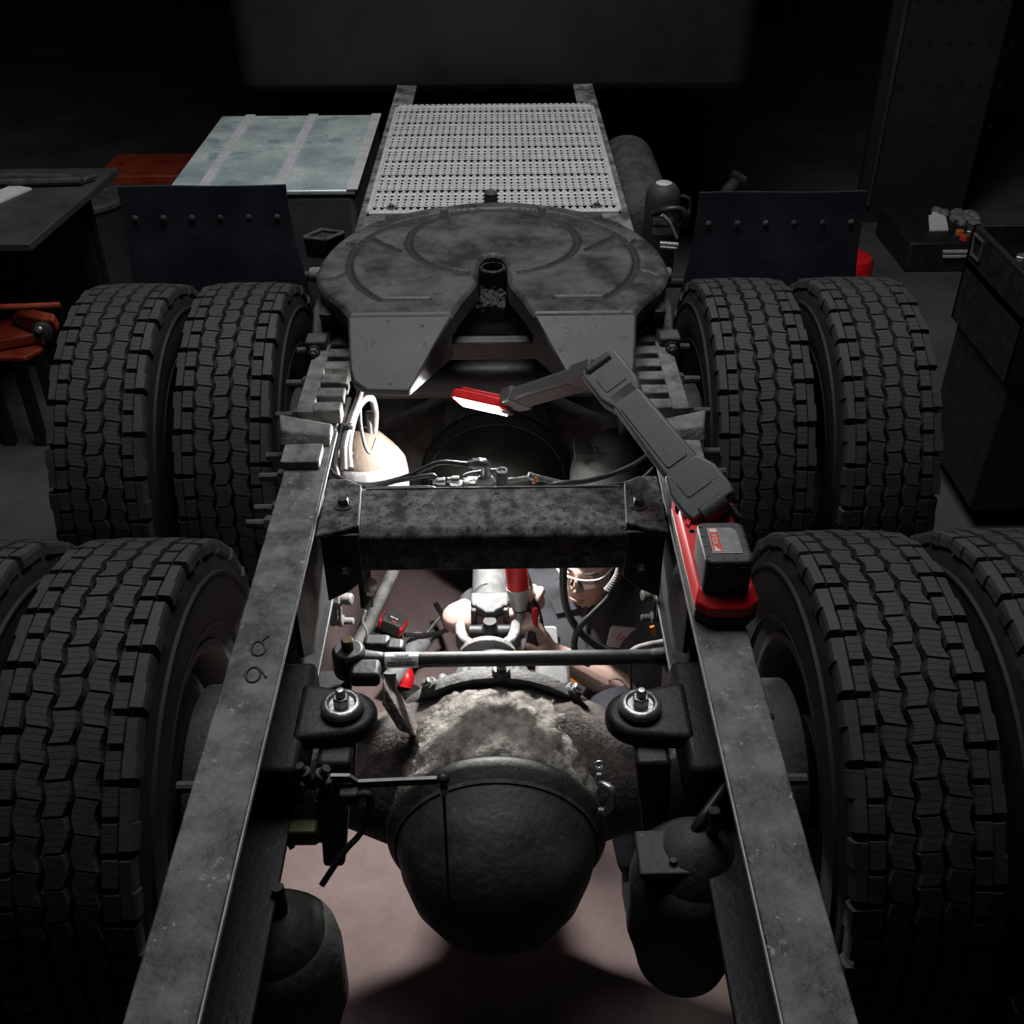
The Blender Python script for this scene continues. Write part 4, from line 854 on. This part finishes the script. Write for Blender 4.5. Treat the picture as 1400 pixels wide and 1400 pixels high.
def chest_patch(px, py, w, h_, tilt, name='name_patch'):
    c = at(px, py, Y=2.128 if px > 800 else 2.15); nrm = V(((c.x-.23)*2.2, -1, .30)).normalized(); ux = V((1, 0, 0)); ux = (ux-nrm*ux.dot(nrm)).normalized(); uy = nrm.cross(ux); m3 = basis(ux, uy, nrm) @ rotm('Z', tilt)
    p = G().rbox(c+nrm*.004, (w, h_, .006), .010, m3).build(name, 'patch', so, bevel=.0015, label='white rounded name patch')
    return c, m3, nrm
c, m3, nr = chest_patch(856, 871, .105, .062, -.22)
g = G(); g.tube([c+nr*.008+m3 @ V((x, y, 0)) for x, y in ((-.030, -.010), (-.024, .012), (-.018, -.008), (-.010, .006), (-.004, -.010), (.004, .002), (.012, -.006))], .0012, 6); g.build('red_script', 'label_red', so)
chest_patch(744, 869, .075, .058, .1)
# orange band at the waist
g = G(); vs = []; nn = 40
for zz_, k in ((.235, 0), (.275, 1)):
    vs += [V((.238+.184*math.cos(2*PI*i/nn), 2.213+.019*k+.150*math.sin(2*PI*i/nn), zz_)) for i in range(nn)]
vs += [V((.238+(q.x-.238)*.95, 2.22+(q.y-2.22)*.95, q.z)) for q in vs]
g.add(vs, [(i, (i+1) % nn, nn+(i+1) % nn, nn+i) for i in range(nn)]+[(2*nn+i, 2*nn+(i+1) % nn, i+0 if False else (i+1) % nn, i) for i in range(nn)]+[(nn+i, nn+(i+1) % nn, 3*nn+(i+1) % nn, 3*nn+i) for i in range(nn)])
g.build('orange_band', 'orange', so, label='orange band round the shirt')
tr_ = G(); limb(tr_, [(.30, 2.18, .12), (.30, 2.0, .235), (.30, 1.78, .335), (.33, 1.67, .16), (.34, 1.62, .10)], [.095, .088, .072, .060, .055]); limb(tr_, [(.17, 2.18, .12), (.09, 2.02, .21), (.02, 1.86, .26), (.07, 1.77, .14), (.10, 1.72, .09)], [.095, .088, .072, .060, .055]); tr_.ball((.235, 2.18, .12), (.19, .14, .115), 20)
raw_build(fuse(tr_, .008, 6), 'trousers', 'trousers', pe, label='dark work trousers')
for x, y in ((.345, 1.56), (.10, 1.64)): G().ball((x, y, .045), (.048, .13, .05), 16).build('shoe', 'hose', pe)
# hair and cap
hr = G(); nu, nv = 48, 24; vs = []
for j in range(nv+1):
    t = .72*PI*j/nv
    for i in range(nu):
        a = 2*PI*i/nu; dx, dy, dz = math.sin(t)*math.cos(a), math.sin(t)*math.sin(a), math.cos(t)
        sc_h = 1.075
        if dy < -.45 and dz < .35: sc_h = .90
        vs.append(HC+face @ V((dx*.074*sc_h, dy*.097*sc_h, dz*.122*sc_h)))
hr.add(vs, [(j*nu+i, (j+1)*nu+i, (j+1)*nu+(i+1) % nu, j*nu+(i+1) % nu) for j in range(nv) for i in range(nu)])
hr.build('hair', 'hair', pe, smooth=80, label='short dark hair')
gl = G(); gl.tube([HC+face @ V(p) for p in ((-.078, .0, .012), (-.070, -.06, .014), (-.050, -.098, .014), (0, -.112, .013), (.050, -.098, .014), (.070, -.06, .014), (.078, .0, .012))], .0024, 10)
go = gl.build('safety_glasses', 'white', pe, label='clear safety glasses with pale frame')
for s in (-1, 1):
    vs = []; nn = 10
    for k in range(nn+1):
        t = k/nn; x = s*(.008+.062*t); y = -.113+.050*t**2.4
        vs += [HC+face @ V((x, y, .012)), HC+face @ V((x*.97, y+.003, -.022+.006*t))]
    g = G(); g.add(vs+[q+face @ V((0, .002, 0)) for q in vs], [(2*k, 2*k+2, 2*k+3, 2*k+1) for k in range(nn)]+[(22+2*k, 22+2*k+1, 22+2*k+3, 22+2*k+2) for k in range(nn)]); g.build('lens', 'lens', go, smooth=60)
    G().tube([HC+face @ V((s*.007, -.110, .008)), HC+face @ V((s*.012, -.111, -.006)), HC+face @ V((s*.016, -.106, -.016))], .0028, 8).build('nose_pad', 'hose', go)
    G().ball(HC+face @ V((s*.031, -.0835, .002)), (.0125, .008, .007), 14, face).build('eyelid', 'skin', pe)
    G().tube([HC+face @ V((s*(.031-.013), -.0925, -.002)), HC+face @ V((s*.031, -.0932, -.005)), HC+face @ V((s*(.031+.013), -.089, -.002))], .0012, 6).build('eyelashes', 'hair', pe)
    G().tube([HC+face @ V((s*.016, -.098, .022)), HC+face @ V((s*.034, -.097, .027)), HC+face @ V((s*.050, -.084, .021))], [.0025, .0032, .0015], 8).build('eyebrow', 'hair', pe)
for dz, yy, wd in ((-.0605, -.1135, .021), (-.0685, -.1135, .018)):
    G().tube([HC+face @ V((-wd, yy+.008, dz-.0015)), HC+face @ V((-wd*.4, yy+.001, dz)), HC+face @ V((0, yy, dz-.0006)), HC+face @ V((wd*.4, yy+.001, dz)), HC+face @ V((wd, yy+.008, dz-.0015))], [.0012, .0036, .004, .0036, .0012], 8).build('lip', 'lips', pe)
# inked lines on the forearm
ad = (WR_L-EL_L).normalized()
ti = V((0, -.75, .66)); ti = (ti-ad*ti.dot(ad)).normalized(); tj = ad.cross(ti)
for pts in (((.02, -.5), (.03, .2), (.06, .5), (.09, .1)), ((.03, -.2), (.07, .0), (.10, -.4)), ((.05, .6), (.06, -.3), (.08, -.6)), ((.035, .4), (.05, .0), (.045, -.5))):
    P_ = [EL_L+ad*(u+.03)+(ti*math.cos(a)+tj*math.sin(a))*.0430 for u, a in pts]
    G().tube(P_, .0007, 6).build('tattoo_line', 'tattoo', pe)
# ------------------------------------------------------------------ impact wrench in the hands
wx = at(709, 800, Y=1.985); iw = thing('impact_wrench', wx, 'red and steel impact wrench held on the yoke bolt', 'impact wrench')
ta = at(707, 775, Y=2.0); tb_ = at(712, 852, Y=1.965); dd = (tb_-ta).normalized(); Lw = (tb_-ta).length
N0 = at(708.5, 806, Y=1.99)
G().lathe(N0, dd, [(.029, -.006), (.0295, 0), (.027, .012), (.019, .046), (.0175, .052), (.012, .054)], 32).build('nose_cone', 'bright_steel', iw)
G().lathe(N0, -dd, [(.026, .0), (.0275, .006), (.028, .06), (.026, .13), (.02, .15), (0, .152)], 28).build('motor_housing', 'red', iw)
G().lathe(N0+dd*.050, dd, [(.017, 0), (.018, .004), (.016, .008)], 24).build('nose_ring', 'hose', iw)
G().lathe(N0+dd*.054, dd, [(.0105, 0), (.0105, .018), (.013, .022), (.013, .046), (.011, .048)], 20).build('socket', 'bright_steel', iw)
hb0 = N0-dd*.03+V((.012, .02, 0))
G().tube([hb0, V((.082, 2.02, .60)), V((.098, 1.990, .54)), V((.094, 1.98, .47))], [.016, .016, .0185, .022], 16).build('handle', 'black_plastic', iw)
gx_ = at(732, 843, Y=1.955); G().tube([gx_+V((-.002, 0, .025)), gx_, gx_+V((.004, 0, -.03))], [.007, .010, .007], 10).build('trigger_guard', 'red', iw)
G().rbox(gx_+V((.008, -.002, -.012)), (.004, .012, .030), .0015).build('switch_plate', 'white', iw)
G().rbox(V((.088, 1.985, .440)), (.055, .075, .045), .01).build('battery', 'black_plastic', iw, bevel=.005)
# corrugated hoses in front of the person
hose([at(771, 760, Y=1.80), at(770, 800, Y=1.80), at(774, 830, Y=1.80), at(786, 855, Y=1.80), at(806, 876, Y=1.79), at(830, 890, Y=1.79), at(865, 903, Y=1.79)], .0085, 'hose', 'black hose hanging straight in front of the face')
hose([at(848, 765, Y=1.80), at(846, 790, Y=1.80), at(834, 815, Y=1.79), at(812, 838, Y=1.78), at(792, 858, Y=1.775), at(785, 880, Y=1.775), at(790, 900, Y=1.78), at(805, 908, Y=1.79)], .0075, 'hose', 'black corrugated hose curving past the chin')
cg = G()
for k in range(12):
    t_ = k/11; p = at(849-4*t_-14*t_*t_, 772+34*t_, Y=1.80); cg.lathe(p, (-.3*t_, 0, -1), [(.0085, -.0018), (.0098, 0), (.0085, .0018)], 16)
cg.build('hose_spiral', 'hose_dusty', label='spiral guard on the hose beside the face', cat='hose guard')
hose([at(852, 903, Y=1.80), at(868, 888, Y=1.80), at(885, 882, Y=1.80), at(905, 878, Y=1.80), at(925, 872, Y=1.80)], .0075, 'hose_dusty', 'dusty hose branch reaching to the right rail')
hose([at(862, 905, Y=1.79), at(863, 935, Y=1.78), at(865, 960, Y=1.77)], .003, 'hose', 'thin cable hanging above the right stud')

# ------------------------------------------------------------------ grease gun lying on the floor
gg = thing('grease_gun', at(545, 880, .1), 'cordless grease gun with red and black battery on the floor', 'grease gun')
b = at(538, 852, .20); m3 = rotm('Z', -.35) @ rotm('Y', .25)
bb_ = G().rbox(b, (.070, .055, .050), .010, m3).build('battery', 'black_plastic', gg, bevel=.006, seg=3)
for s in (-1, 1): G().box(b+m3 @ V((s*.033, -.006, .004)), (.010, .050, .034), m3).build('battery_latch', 'red', bb_, bevel=.003)
G().box(b+m3 @ V((0, -.010, .0255)), (.034, .024, .002), m3).build('battery_label', 'hose', bb_); 
tv, tf = text_mesh('M18', .014, .0003); g = G(); g.add([b+m3 @ V((q.x, -.004+q.y*.6, .0268)) for q in tv], tf); g.build('printed_word', 'paper', bb_, smooth=0)
G().box(b+m3 @ V((.006, -.018, .0266)), (.014, .004, .001), m3).build('red_print', 'label_red', bb_)
G().rbox(at(525, 878, .13), (.11, .07, .08), .02).build('body', 'black_plastic', gg, bevel=.012, seg=3)
t0_ = at(545, 915, .10); t1_ = at(572, 880, .10); tdr = (t1_-t0_).normalized()
G().lathe(t0_, tdr, [(.028, -.05), (.028, (t1_-t0_).length-.02), (.034, (t1_-t0_).length-.015), (.034, (t1_-t0_).length+.015), (.012, (t1_-t0_).length+.02)], 28).build('barrel', 'bright_steel', gg)
t2_ = at(604, 840, .12); G().cyl(t1_, t2_, .006, n=12).build('plunger_rod', 'zinc', gg)
G().tube([at(596, 826, .12), t2_, at(612, 862, .12)], .009, 10, 0).build('plunger_handle', 'hose', gg)
G().tube([at(553, 868, .16), at(575, 869, .14), at(598, 866, .12), at(612, 860, .11)], .0075, 10).build('grease_hose', 'hose', gg)
G().tube([at(552, 912, .08), at(556, 925, .08), at(553, 940, .06)], .022, 12).build('grip', 'red', gg)
G().lathe(at(562, 955, .02), (0, 0, 1), [(.03, 0), (.03, .03), (.02, .04)], 16).build('foot', 'hose', gg)
# ------------------------------------------------------------------ deck plate behind the fifth wheel
dk = thing('deck_plate', (0, 4.0, 1.09), 'pale perforated aluminium deck plate behind the fifth wheel', 'deck plate')
ya, yb = 3.31, 4.55; xw = .408; zt = 1.10
G().bb(-xw+.01, xw-.01, ya+.01, yb-.01, zt-.07, zt-.03).build('under_tray', 'black_metal', dk)
for x0_, x1_, y0_, y1_ in ((-xw, -xw+.014, ya, yb), (xw-.014, xw, ya, yb), (-xw, xw, ya, ya+.014), (-xw, xw, yb-.014, yb)): G().bb(x0_, x1_, y0_, y1_, zt-.06, zt+.004).build('edge_strip', 'alu', dk, bevel=.003)
g = G(); nxc = 34; cw = (2*xw-.028)/nxc; y = ya+.014; r = 0
while y < yb-.05:
    for hgt, big, cnt in ((.046, .0090, 1), (.046, .0048, 2), (.066, .0062, 2)):
        for q in range(cnt):
            hh = hgt/cnt if cnt == 1 else hgt/cnt
            for i in range(nxc*(1 if cnt == 1 else 1)):
                x = -xw+.014+i*cw; cx = x+cw/2; cy = y+hh*.55; bz_ = zt+(.004 if cnt == 1 else .002)
                c4 = [(x, y, zt), (x+cw, y, zt), (x+cw, y+hh, zt), (x, y+hh, zt)]; t3 = [(cx-big, cy+hh*.30, bz_), (cx+big, cy+hh*.30, bz_), (cx, cy-hh*.42, bz_)]
                g.add(c4+t3, [(3, 2, 5, 4), (2, 1, 6, 5), (0, 3, 4, 6), (1, 0, 6)])
            y += hh
g.build('grip_teeth', 'alu', dk, smooth=0, kind='stuff')
for sx in (-1, 1):
    G().lathe((sx*.33, ya+.05, zt), (0, 0, 1), [(.018, 0), (.018, .004), (.009, .006), (.009, .012), (0, .013)], 16).build('bolt', 'dark_cast', dk)

# ------------------------------------------------------------------ mud flaps ahead of the far tyres
def flap(s, lab):
    Y = 3.52; tl_ = at(160, 256, Y=Y) if s < 0 else at(957, 264, Y=Y); tr__ = at(390, 256, Y=Y) if s < 0 else at(1186, 266, Y=Y)
    t = thing('mud_flap', ((tl_.x+tr__.x)/2, Y, .3), lab, 'mud flap', 'mud flaps')
    g = G(); zt_ = tl_.z; x0_, x1_ = tl_.x, tr__.x; ins = .06
    rows = [(zt_, 0, 0), (zt_-.09, 0, 0), (zt_-.20, -.006, .01), (zt_-.42, -.03, .05), (.30, .0, .09)]
    G().tube([(s*.425, Y+.03, zt_-.33), (s*1.2, Y+.03, zt_-.33)], .02, 12, 0).build('hanger_bar', 'black_metal', t)
    vs = []; nn = 12
    for zz_, dy, wd in rows:
        for k in range(nn+1): u = k/nn; vs.append(V((x0_-wd*(1 if s > 0 else .3)+(x1_-x0_+wd*1.3)*u, Y+dy+.006*math.sin(u*7), zz_)))
    m_ = len(vs); vs += [q+V((0, .012, 0)) for q in vs]
    fs = [(j*(nn+1)+k, j*(nn+1)+k+1, (j+1)*(nn+1)+k+1, (j+1)*(nn+1)+k) for j in range(len(rows)-1) for k in range(nn)]
    fs2 = [tuple(m_+i for i in f)[::-1] for f in fs]; rim_ = []
    per = [k for k in range(nn+1)]+[(j+1)*(nn+1)-1 for j in range(1, len(rows))]+[(len(rows)-1)*(nn+1)+k for k in range(nn-1, -1, -1)]+[j*(nn+1) for j in range(len(rows)-2, 0, -1)]
    rim_ = [(per[i], per[(i+1) % len(per)], m_+per[(i+1) % len(per)], m_+per[i]) for i in range(len(per))]
    g.add(vs, fs+fs2+rim_); g.build('sheet', 'navy', t, smooth=60)
    for k in range(6): G().lathe((x0_+(x1_-x0_)*(.07+.172*k), Y-.004, zt_-.105), (0, -1, 0), [(.011, 0), (.010, .004), (.005, .007), (0, .007)], 12).build('rivet', 'dark_cast', t)
flap(-1, 'wide dark navy mud flap ahead of the left far tires'); flap(1, 'wide black mud flap ahead of the right far tires')

# ------------------------------------------------------------------ tank with pale top and step, left of the deck
tk = thing('side_tank', (-.8, 4.0, .4), 'pale topped metal side box beside the deck plate, behind the left mud flap', 'tank')
f0, f1 = at(390, 259, 1.02), at(484, 259, 1.02)
xa, xb, yf = f0.x-.42, f1.x, f1.y
G().bb(xa, xb, yf, yf+.95, .42, 1.0).build('body', 'box_face', tk, bevel=.02, seg=3)
G().bb(xa-.005, xb+.005, yf-.006, yf+.955, 1.0, 1.02).build('lid', 'teal_glass', tk, bevel=.006)
for y_ in (yf+.2, yf+.7): G().bb(xb-.01, -.42, y_, y_+.06, .80, .86).build('mount_arm', 'black_metal', tk)
for k in range(3): G().bb(xa+.10+.27*k, xa+.14+.27*k, yf-.008, yf+.96, 1.02, 1.024).build('strap', 'alu', tk)
hn = thing('hose_tray', at(440, 325, 1.05), 'small dark tray bracket between left mud flap and fifth wheel', 'bracket')
q = [at(415, 325, 1.10), at(445, 328, 1.10), at(470, 318, 1.10), at(440, 314, 1.10)]
for a, b in zip(q, q[1:]+q[:1]): G().tube([a, b], .006, 8, 0).build('rim', 'dark_cast', hn)
qb = [p+V((0, .02, -.07)) for p in q]; G().hexa([*qb, *[p-V((0, 0, .005)) for p in q]]).build('tray', 'black_metal', hn)

# ------------------------------------------------------------------ air dryer with cap, right of the deck
ad_ = at(905, 300, Y=3.62); dr = thing('air_dryer', (ad_.x, 3.62, .75), 'black cylinder air dryer with a round pale cap, right of the deck plate', 'air dryer')
top = at(908, 249, Y=3.62)
G().lathe((top.x, 3.62, top.z-.22), (0, 0, 1), [(.058, 0), (.060, .01), (.060, .17), (.055, .195), (.04, .212), (0, .214)], 36).build('canister', 'black_plastic', dr, smooth=40)
G().lathe((top.x, 3.62, top.z-.010), (0, 0, 1), [(.028, 0), (.028, .008), (.024, .010), (0, .010)], 28).build('cap', 'alu', dr, label='pale round cap')
G().lathe((top.x, 3.62, top.z-.36), (0, 0, 1), [(.045, 0), (.055, .03), (.055, .12), (.06, .14)], 28).build('base', 'dark_cast', dr)
g = G(); vs = []
for zz_ in (0, .026):
    for k in range(7): a = R(-125+k*11); vs.append(V((top.x+.0608*math.cos(a), 3.62+.0608*math.sin(a), top.z-.13+zz_)))
g.add(vs, [(k, k+1, k+8, k+7) for k in range(6)]); g.build('label', 'label_grey', dr)
g = G(); vs = [q-V((0, 0, .035)) for q in vs]; g.add(vs, [(k, k+1, k+8, k+7) for k in range(6)]); g.build('label', 'label_grey', dr)
hose([at(893, 292, Y=3.55), at(915, 286, Y=3.52), at(932, 287, Y=3.52), at(937, 297, Y=3.52), at(932, 310, Y=3.54)], .011, 'hose', 'black hose looping at the air dryer base')
hose([at(930, 268, Y=3.6), at(941, 272, Y=3.6), at(943, 285, Y=3.6), at(937, 303, Y=3.58), at(930, 312, Y=3.55)], .008, 'hose', 'black cable hanging beside the air dryer')
hose([at(905, 294, Y=3.5), at(914, 303, Y=3.5), at(920, 315, Y=3.5), at(925, 326, Y=3.5)], .007, 'hose_dusty', 'pale hose end drooping in front of the air dryer')
G().cyl(at(902, 333, Y=3.4), at(927, 335, Y=3.4), .009, n=14).build('steel_rod', 'zinc', label='short bright steel rod right of the fifth wheel', cat='rod')
G().cyl(at(902, 338, Y=3.38), at(925, 340, Y=3.38), .005, n=14).build('steel_rod', 'zinc', label='thinner bright steel rod just below the short rod', cat='rod')
ft = at(868, 275, Y=4.0)
G().lathe((ft.x+.02, 3.75, .86), (0, 1, 0), [(.0, -.01), (.09, 0), (.12, .02), (.12, .8), (.09, .83), (0, .84)], 32).build('air_tank', 'dark_cast', smooth=45, label='dark round air tank beside the deck plate, behind the dryer', cat='tank')
# cab back far ahead
cb = G().rbox((0, 5.6, 2.2), (2.3, 1.3, 2.3), .12).build('cab', 'cab', ch, bevel=.04, seg=3)
G().rbox((0, 4.945, 2.75), (1.1, .03, .5), .08, None).build('rear_window', 'glass_dark', cb, bevel=.01)

# ------------------------------------------------------------------ shop things on the left
wb = thing('workbench', (-2.3, 4.0, 0), 'dark steel workbench at the far left edge', 'workbench')
q0, q1 = at(40, 333, .88), at(152, 240, .88)
G().hexa([(q0.x-2.2, q0.y, .85), (q0.x, q0.y, .85), (q1.x, q1.y+.1, .85), (q0.x-2.2, q1.y+.1, .85), (q0.x-2.2, q0.y, .88), (q0.x, q0.y, .88), (q1.x, q1.y+.1, .88), (q0.x-2.2, q1.y+.1, .88)]).build('top', 'bench', wb, bevel=.004)
for x in (q0.x-.1, q0.x-2.0):
    for y in (q1.y+.02,): G().bb(x-.03, x+.03, y-.03, y+.03, 0, .85).build('leg', 'black_metal', wb, bevel=.004)
G().bb(q0.x-2.0, q0.x-.95, q0.y+.05, q0.y+.11, 0, .85).build('leg', 'black_metal', wb, bevel=.004)
G().bb(q0.x-2.1, q0.x-.05, q1.y+.02, q1.y+.05, .0, .84).build('back_panel', 'black_metal', wb, bevel=.004)
pbz = thing('pry_bar', at(60, 245, .90), 'long dark bar lying on the workbench', 'bar')
G().tube([at(-40, 250, .90), at(40, 249, .90), at(112, 247, .90)], .016, 10, 0).build('bar', 'dark_cast', pbz); G().tube([at(112, 247, .90), at(122, 243, .90), at(131, 240, .90)], .009, 8).build('tip', 'dark_cast', pbz)
G().tube([at(-40, 243, .90), at(30, 241, .90), at(100, 243, .90)], .014, 10, 0).build('steel_pipe', 'dark_cast', label='dark pipe lying behind the long bar on the workbench', cat='pipe')
G().box(at(2, 268, .885), (.10, .22, .008), rotm('Z', -.4)).build('paper_sheet', 'paper', label='pale sheet on the workbench at the left edge', cat='paper', smooth=0)
bn = at(140, 370, .12); wbin = thing('waste_bin', (bn.x-.05, bn.y+.1, 0), 'dark round waste bin between workbench and left mud flap', 'bin')
G().lathe((bn.x-.05, bn.y+.1, 0), (0, 0, 1), [(.17, 0), (.20, .45), (.21, .47), (.19, .47), (.16, .05), (0, .04)], 32).build('drum', 'black_plastic', wbin)
G().lathe((bn.x-.05, bn.y+.1, .44), (0, 0, 1), [(.205, 0), (.216, .01), (.216, .03), (.205, .04)], 32).build('rim', 'dark_cast', wbin)
# red floor jack
jk0 = at(38, 470, .50); jk = thing('floor_jack', (jk0.x, jk0.y, 0), 'dull red floor jack standing by the outer left tire', 'jack')
DZ = .36
G().tube([at(-30, 421, .28+DZ), at(40, 419, .28+DZ), at(82, 417, .28+DZ)], .012, 10, 0).build('rail', 'jack_red', jk)
g = G(); q = [at(-30, 494, .06+DZ), at(35, 495, .06+DZ), at(60, 482, .06+DZ), at(62, 465, .06+DZ), at(-30, 466, .06+DZ)]; g.prism(q, (0, 0, .02)); g.build('pan', 'jack_red', jk, bevel=.005)
g = G(); q = [at(-30, 450, .10+DZ), at(5, 440, .12+DZ), at(35, 458, .10+DZ), at(58, 468, .09+DZ), at(-30, 486, .08+DZ)]; g.prism(q, (0, 0, .04)); g.build('side_plate', 'jack_red', jk, bevel=.005)
g = G(); q = [at(15, 440, .16+DZ), at(24, 430, .2+DZ), at(72, 440, .2+DZ), at(80, 452, .16+DZ), at(66, 466, .12+DZ), at(48, 455, .12+DZ)]; g.prism(q, (0, .03, .02)); g.build('lift_arm', 'jack_red', jk, bevel=.005)
wc = at(58, 452, .20+DZ); G().lathe(wc, (.4, -1, .3), [(.035, 0), (.035, .03), (.02, .036), (0, .036)], 20).build('wheel', 'hose', jk); G().lathe(wc+V((.008, -.035, .02)), (0, -1, .6), [(.014, 0), (.014, .014), (.008, .02), (0, .02)], 8).build('hub_nut', 'zinc', jk)
for px_ in (-25, 20, 52):
    f_ = at(px_, 480, .06+DZ); G().bb(f_.x-.02, f_.x+.02, f_.y-.02, f_.y+.02, 0, .07+DZ).build('leg', 'black_metal', jk, bevel=.003)
# ------------------------------------------------------------------ shop things on the right
ct = thing('tool_cart', (2.3, 4.1, 0), 'black open tool cart full of small parts at the right edge', 'cart')
ca, cb_ = at(1332, 306, .95), at(1400, 372, .95)
x0_, y1_ = ca.x, ca.y; y0_ = cb_.y
G().bb(x0_, x0_+.9, y0_-.1, y1_, .80, .83).build('tray_floor', 'black_metal', ct, bevel=.003)
for a, b, c, d_ in ((x0_, x0_+.02, y0_-.1, y1_), (x0_+.88, x0_+.9, y0_-.1, y1_), (x0_, x0_+.9, y1_-.02, y1_), (x0_, x0_+.9, y0_-.1, y0_-.08)): G().bb(a, b, c, d_, .60, .95).build('tray_wall', 'black_metal', ct, bevel=.003)
G().bb(x0_+.02, x0_+.88, y0_-.08, y1_-.02, .08, .60).build('cabinet', 'black_metal', ct, bevel=.01)
for k in range(4): G().bb(x0_+.03, x0_+.87, y1_-.25-.14*k, y1_-.235-.14*k, .85, .87).build('divider', 'dark_cast', ct)
hf = [at(1333, 320, X=x0_-.004), at(1345, 332, X=x0_-.004), at(1338, 357, X=x0_-.004), at(1328, 348, X=x0_-.004)]
for a, b in zip(hf, hf[1:]+hf[:1]): G().tube([a, b], .006, 8, 0).build('label_holder', 'dark_cast', ct)
for k, (px_, py_) in enumerate(((1374, 326), (1392, 325), (1396, 352), (1380, 322))):
    G().rbox(at(px_, py_, .84), (.05, .03, .02), .006, rotm('Z', .5*k)).build('socket_piece', 'zinc', bevel=.003, label='small bright metal part in the tool cart, %s' % ('nearest its rear corner', 'beside the divider at the picture edge', 'lowest of the four at the picture edge', 'between the other three')[k], cat='metal part', group='metal parts in the cart')
pb_ = at(1300, 340, .55); bx_ = thing('parts_bin', (pb_.x, pb_.y, 0), 'dark drawer cabinet with scrap and bags on top, left of the tool cart', 'cabinet')
yq = at(1290, 372, 0).y; zq = at(1290, 332, Y=yq).z; ba, bb2 = at(1245, 332, Y=yq), at(1345, 332, Y=yq)
G().bb(ba.x, bb2.x, ba.y, ba.y+.55, 0, zq).build('body', 'black_metal', bx_, bevel=.01)
for py_ in (345, 351): dz = at(1310, py_, Y=yq-.02).z; G().bb(at(1288, py_, Y=yq).x, at(1322, py_, Y=yq).x, ba.y-.02, ba.y, dz-.008, dz+.008).build('drawer_pull', 'alu', bx_, bevel=.003, label='bright drawer pull')
cc = at(1280, 312, zq); g = G(); g.add([cc+V((-.05, -.04, 0)), cc+V((.05, -.05, .005)), cc+V((.055, .04, .05)), cc+V((-.01, .07, .07)), cc+V((-.04, .03, .04))], [(0, 1, 2, 3, 4)]); g.prism([cc+V((-.05, -.04, .0)), cc+V((.05, -.05, .0)), cc+V((.055, .04, .03)), cc+V((-.03, .07, .04))], (0, 0, .012)); g.build('crumpled_paper', 'paper', label='crumpled white paper on the dark drawer cabinet', cat='paper', bevel=.004)
c5 = at(1312, 306, zq-.02); g = G()
for k in range(14): g.ball(c5+V((rng.uniform(-.10, .10), rng.uniform(-.10, .12), rng.uniform(.02, .05))), (rng.uniform(.02, .05), rng.uniform(.02, .05), rng.uniform(.015, .03)), 8)
g.build('plastic_bag', 'label_grey', smooth=60, label='grey plastic bag of scrap on the drawer cabinet', cat='bag')
for k, (px_, py_, m_) in enumerate(((1312, 318, 'orange'), (1325, 318, 'zinc'), (1318, 325, 'label_red'))):
    G().rbox(at(px_, py_, zq+.012), (.04, .03, .03), .008, rotm('Z', k)).build('scrap_piece', m_, bevel=.004, label=('small orange scrap beside the plastic bag', 'small shiny scrap beside the plastic bag', 'small red scrap beside the plastic bag')[k], cat='scrap', group='scrap on the cabinet')
pg = at(1225, 330, 0); pl = thing('pegboard', (pg.x, pg.y, 0), 'tall dark green perforated panel behind the right mud flap', 'panel')
pa_, pb2 = at(1188, 332, .0), at(1262, 326, .0)
G().bb(pa_.x, pb2.x+.3, pa_.y+.32, pa_.y+.37, 0, 2.4).build('sheet', 'shopwall', pl, bevel=.004)
for k in range(6):
    for j in range(4): G().lathe((pa_.x+.12+.11*k, pa_.y+.318, .55+.22*j), (0, -1, 0), [(.012, 0), (.012, .002), (0, .002)], 10).build('peg_hole', 'ink', pl)
G().bb(pa_.x+.05, pa_.x+.07, pa_.y+.30, pa_.y+.32, .1, 2.3).build('edge_strip', 'bench', pl, bevel=.003)
rp = at(1168, 372, .25); rh = thing('red_can', (rp.x, rp.y+.1, 0), 'red rounded can showing above the outer right tire', 'can')
G().lathe((rp.x-.02, rp.y+.1, 0), (0, 0, 1), [(.13, 0), (.135, .02), (.135, .26), (.12, .29), (.05, .30), (0, .30)], 28).build('drum', 'red', rh); G().lathe((rp.x-.02, rp.y+.1, .295), (0, 0, 1), [(.03, 0), (.03, .03), (.02, .035), (0, .035)], 16).build('cap', 'hose', rh)
jb = at(1005, 262, Y=5.2); js = thing('hand_wrench', jb, 'dark tap handle tool standing behind the right mud flap', 'tool')
G().tube([V((at(980, 300, Y=5.2).x, 5.2, 0)), at(992, 275, Y=5.2), at(1003, 252, Y=5.2), at(1008, 244, Y=5.2)], [.035, .035, .03, .03], 12).build('shaft', 'dark_cast', js); G().tube([at(1001, 237, Y=5.2), at(1009, 240, Y=5.2), at(1018, 246, Y=5.2)], .018, 10).build('cross_handle', 'dark_cast', js)
rc = thing('red_cabinet', (at(195, 240, Y=5.9).x, 5.9, 0), 'dim red cabinet far behind the left mud flap', 'cabinet')
rq = at(195, 240, Y=5.9); G().bb(rq.x-.26, rq.x+.22, 5.9, 6.3, 0, rq.z).build('body', 'jack_red', rc, bevel=.01); G().bb(rq.x-.25, rq.x+.15, 5.88, 5.9, rq.z-.08, rq.z-.05).build('drawer_pull', 'dark_cast', rc)
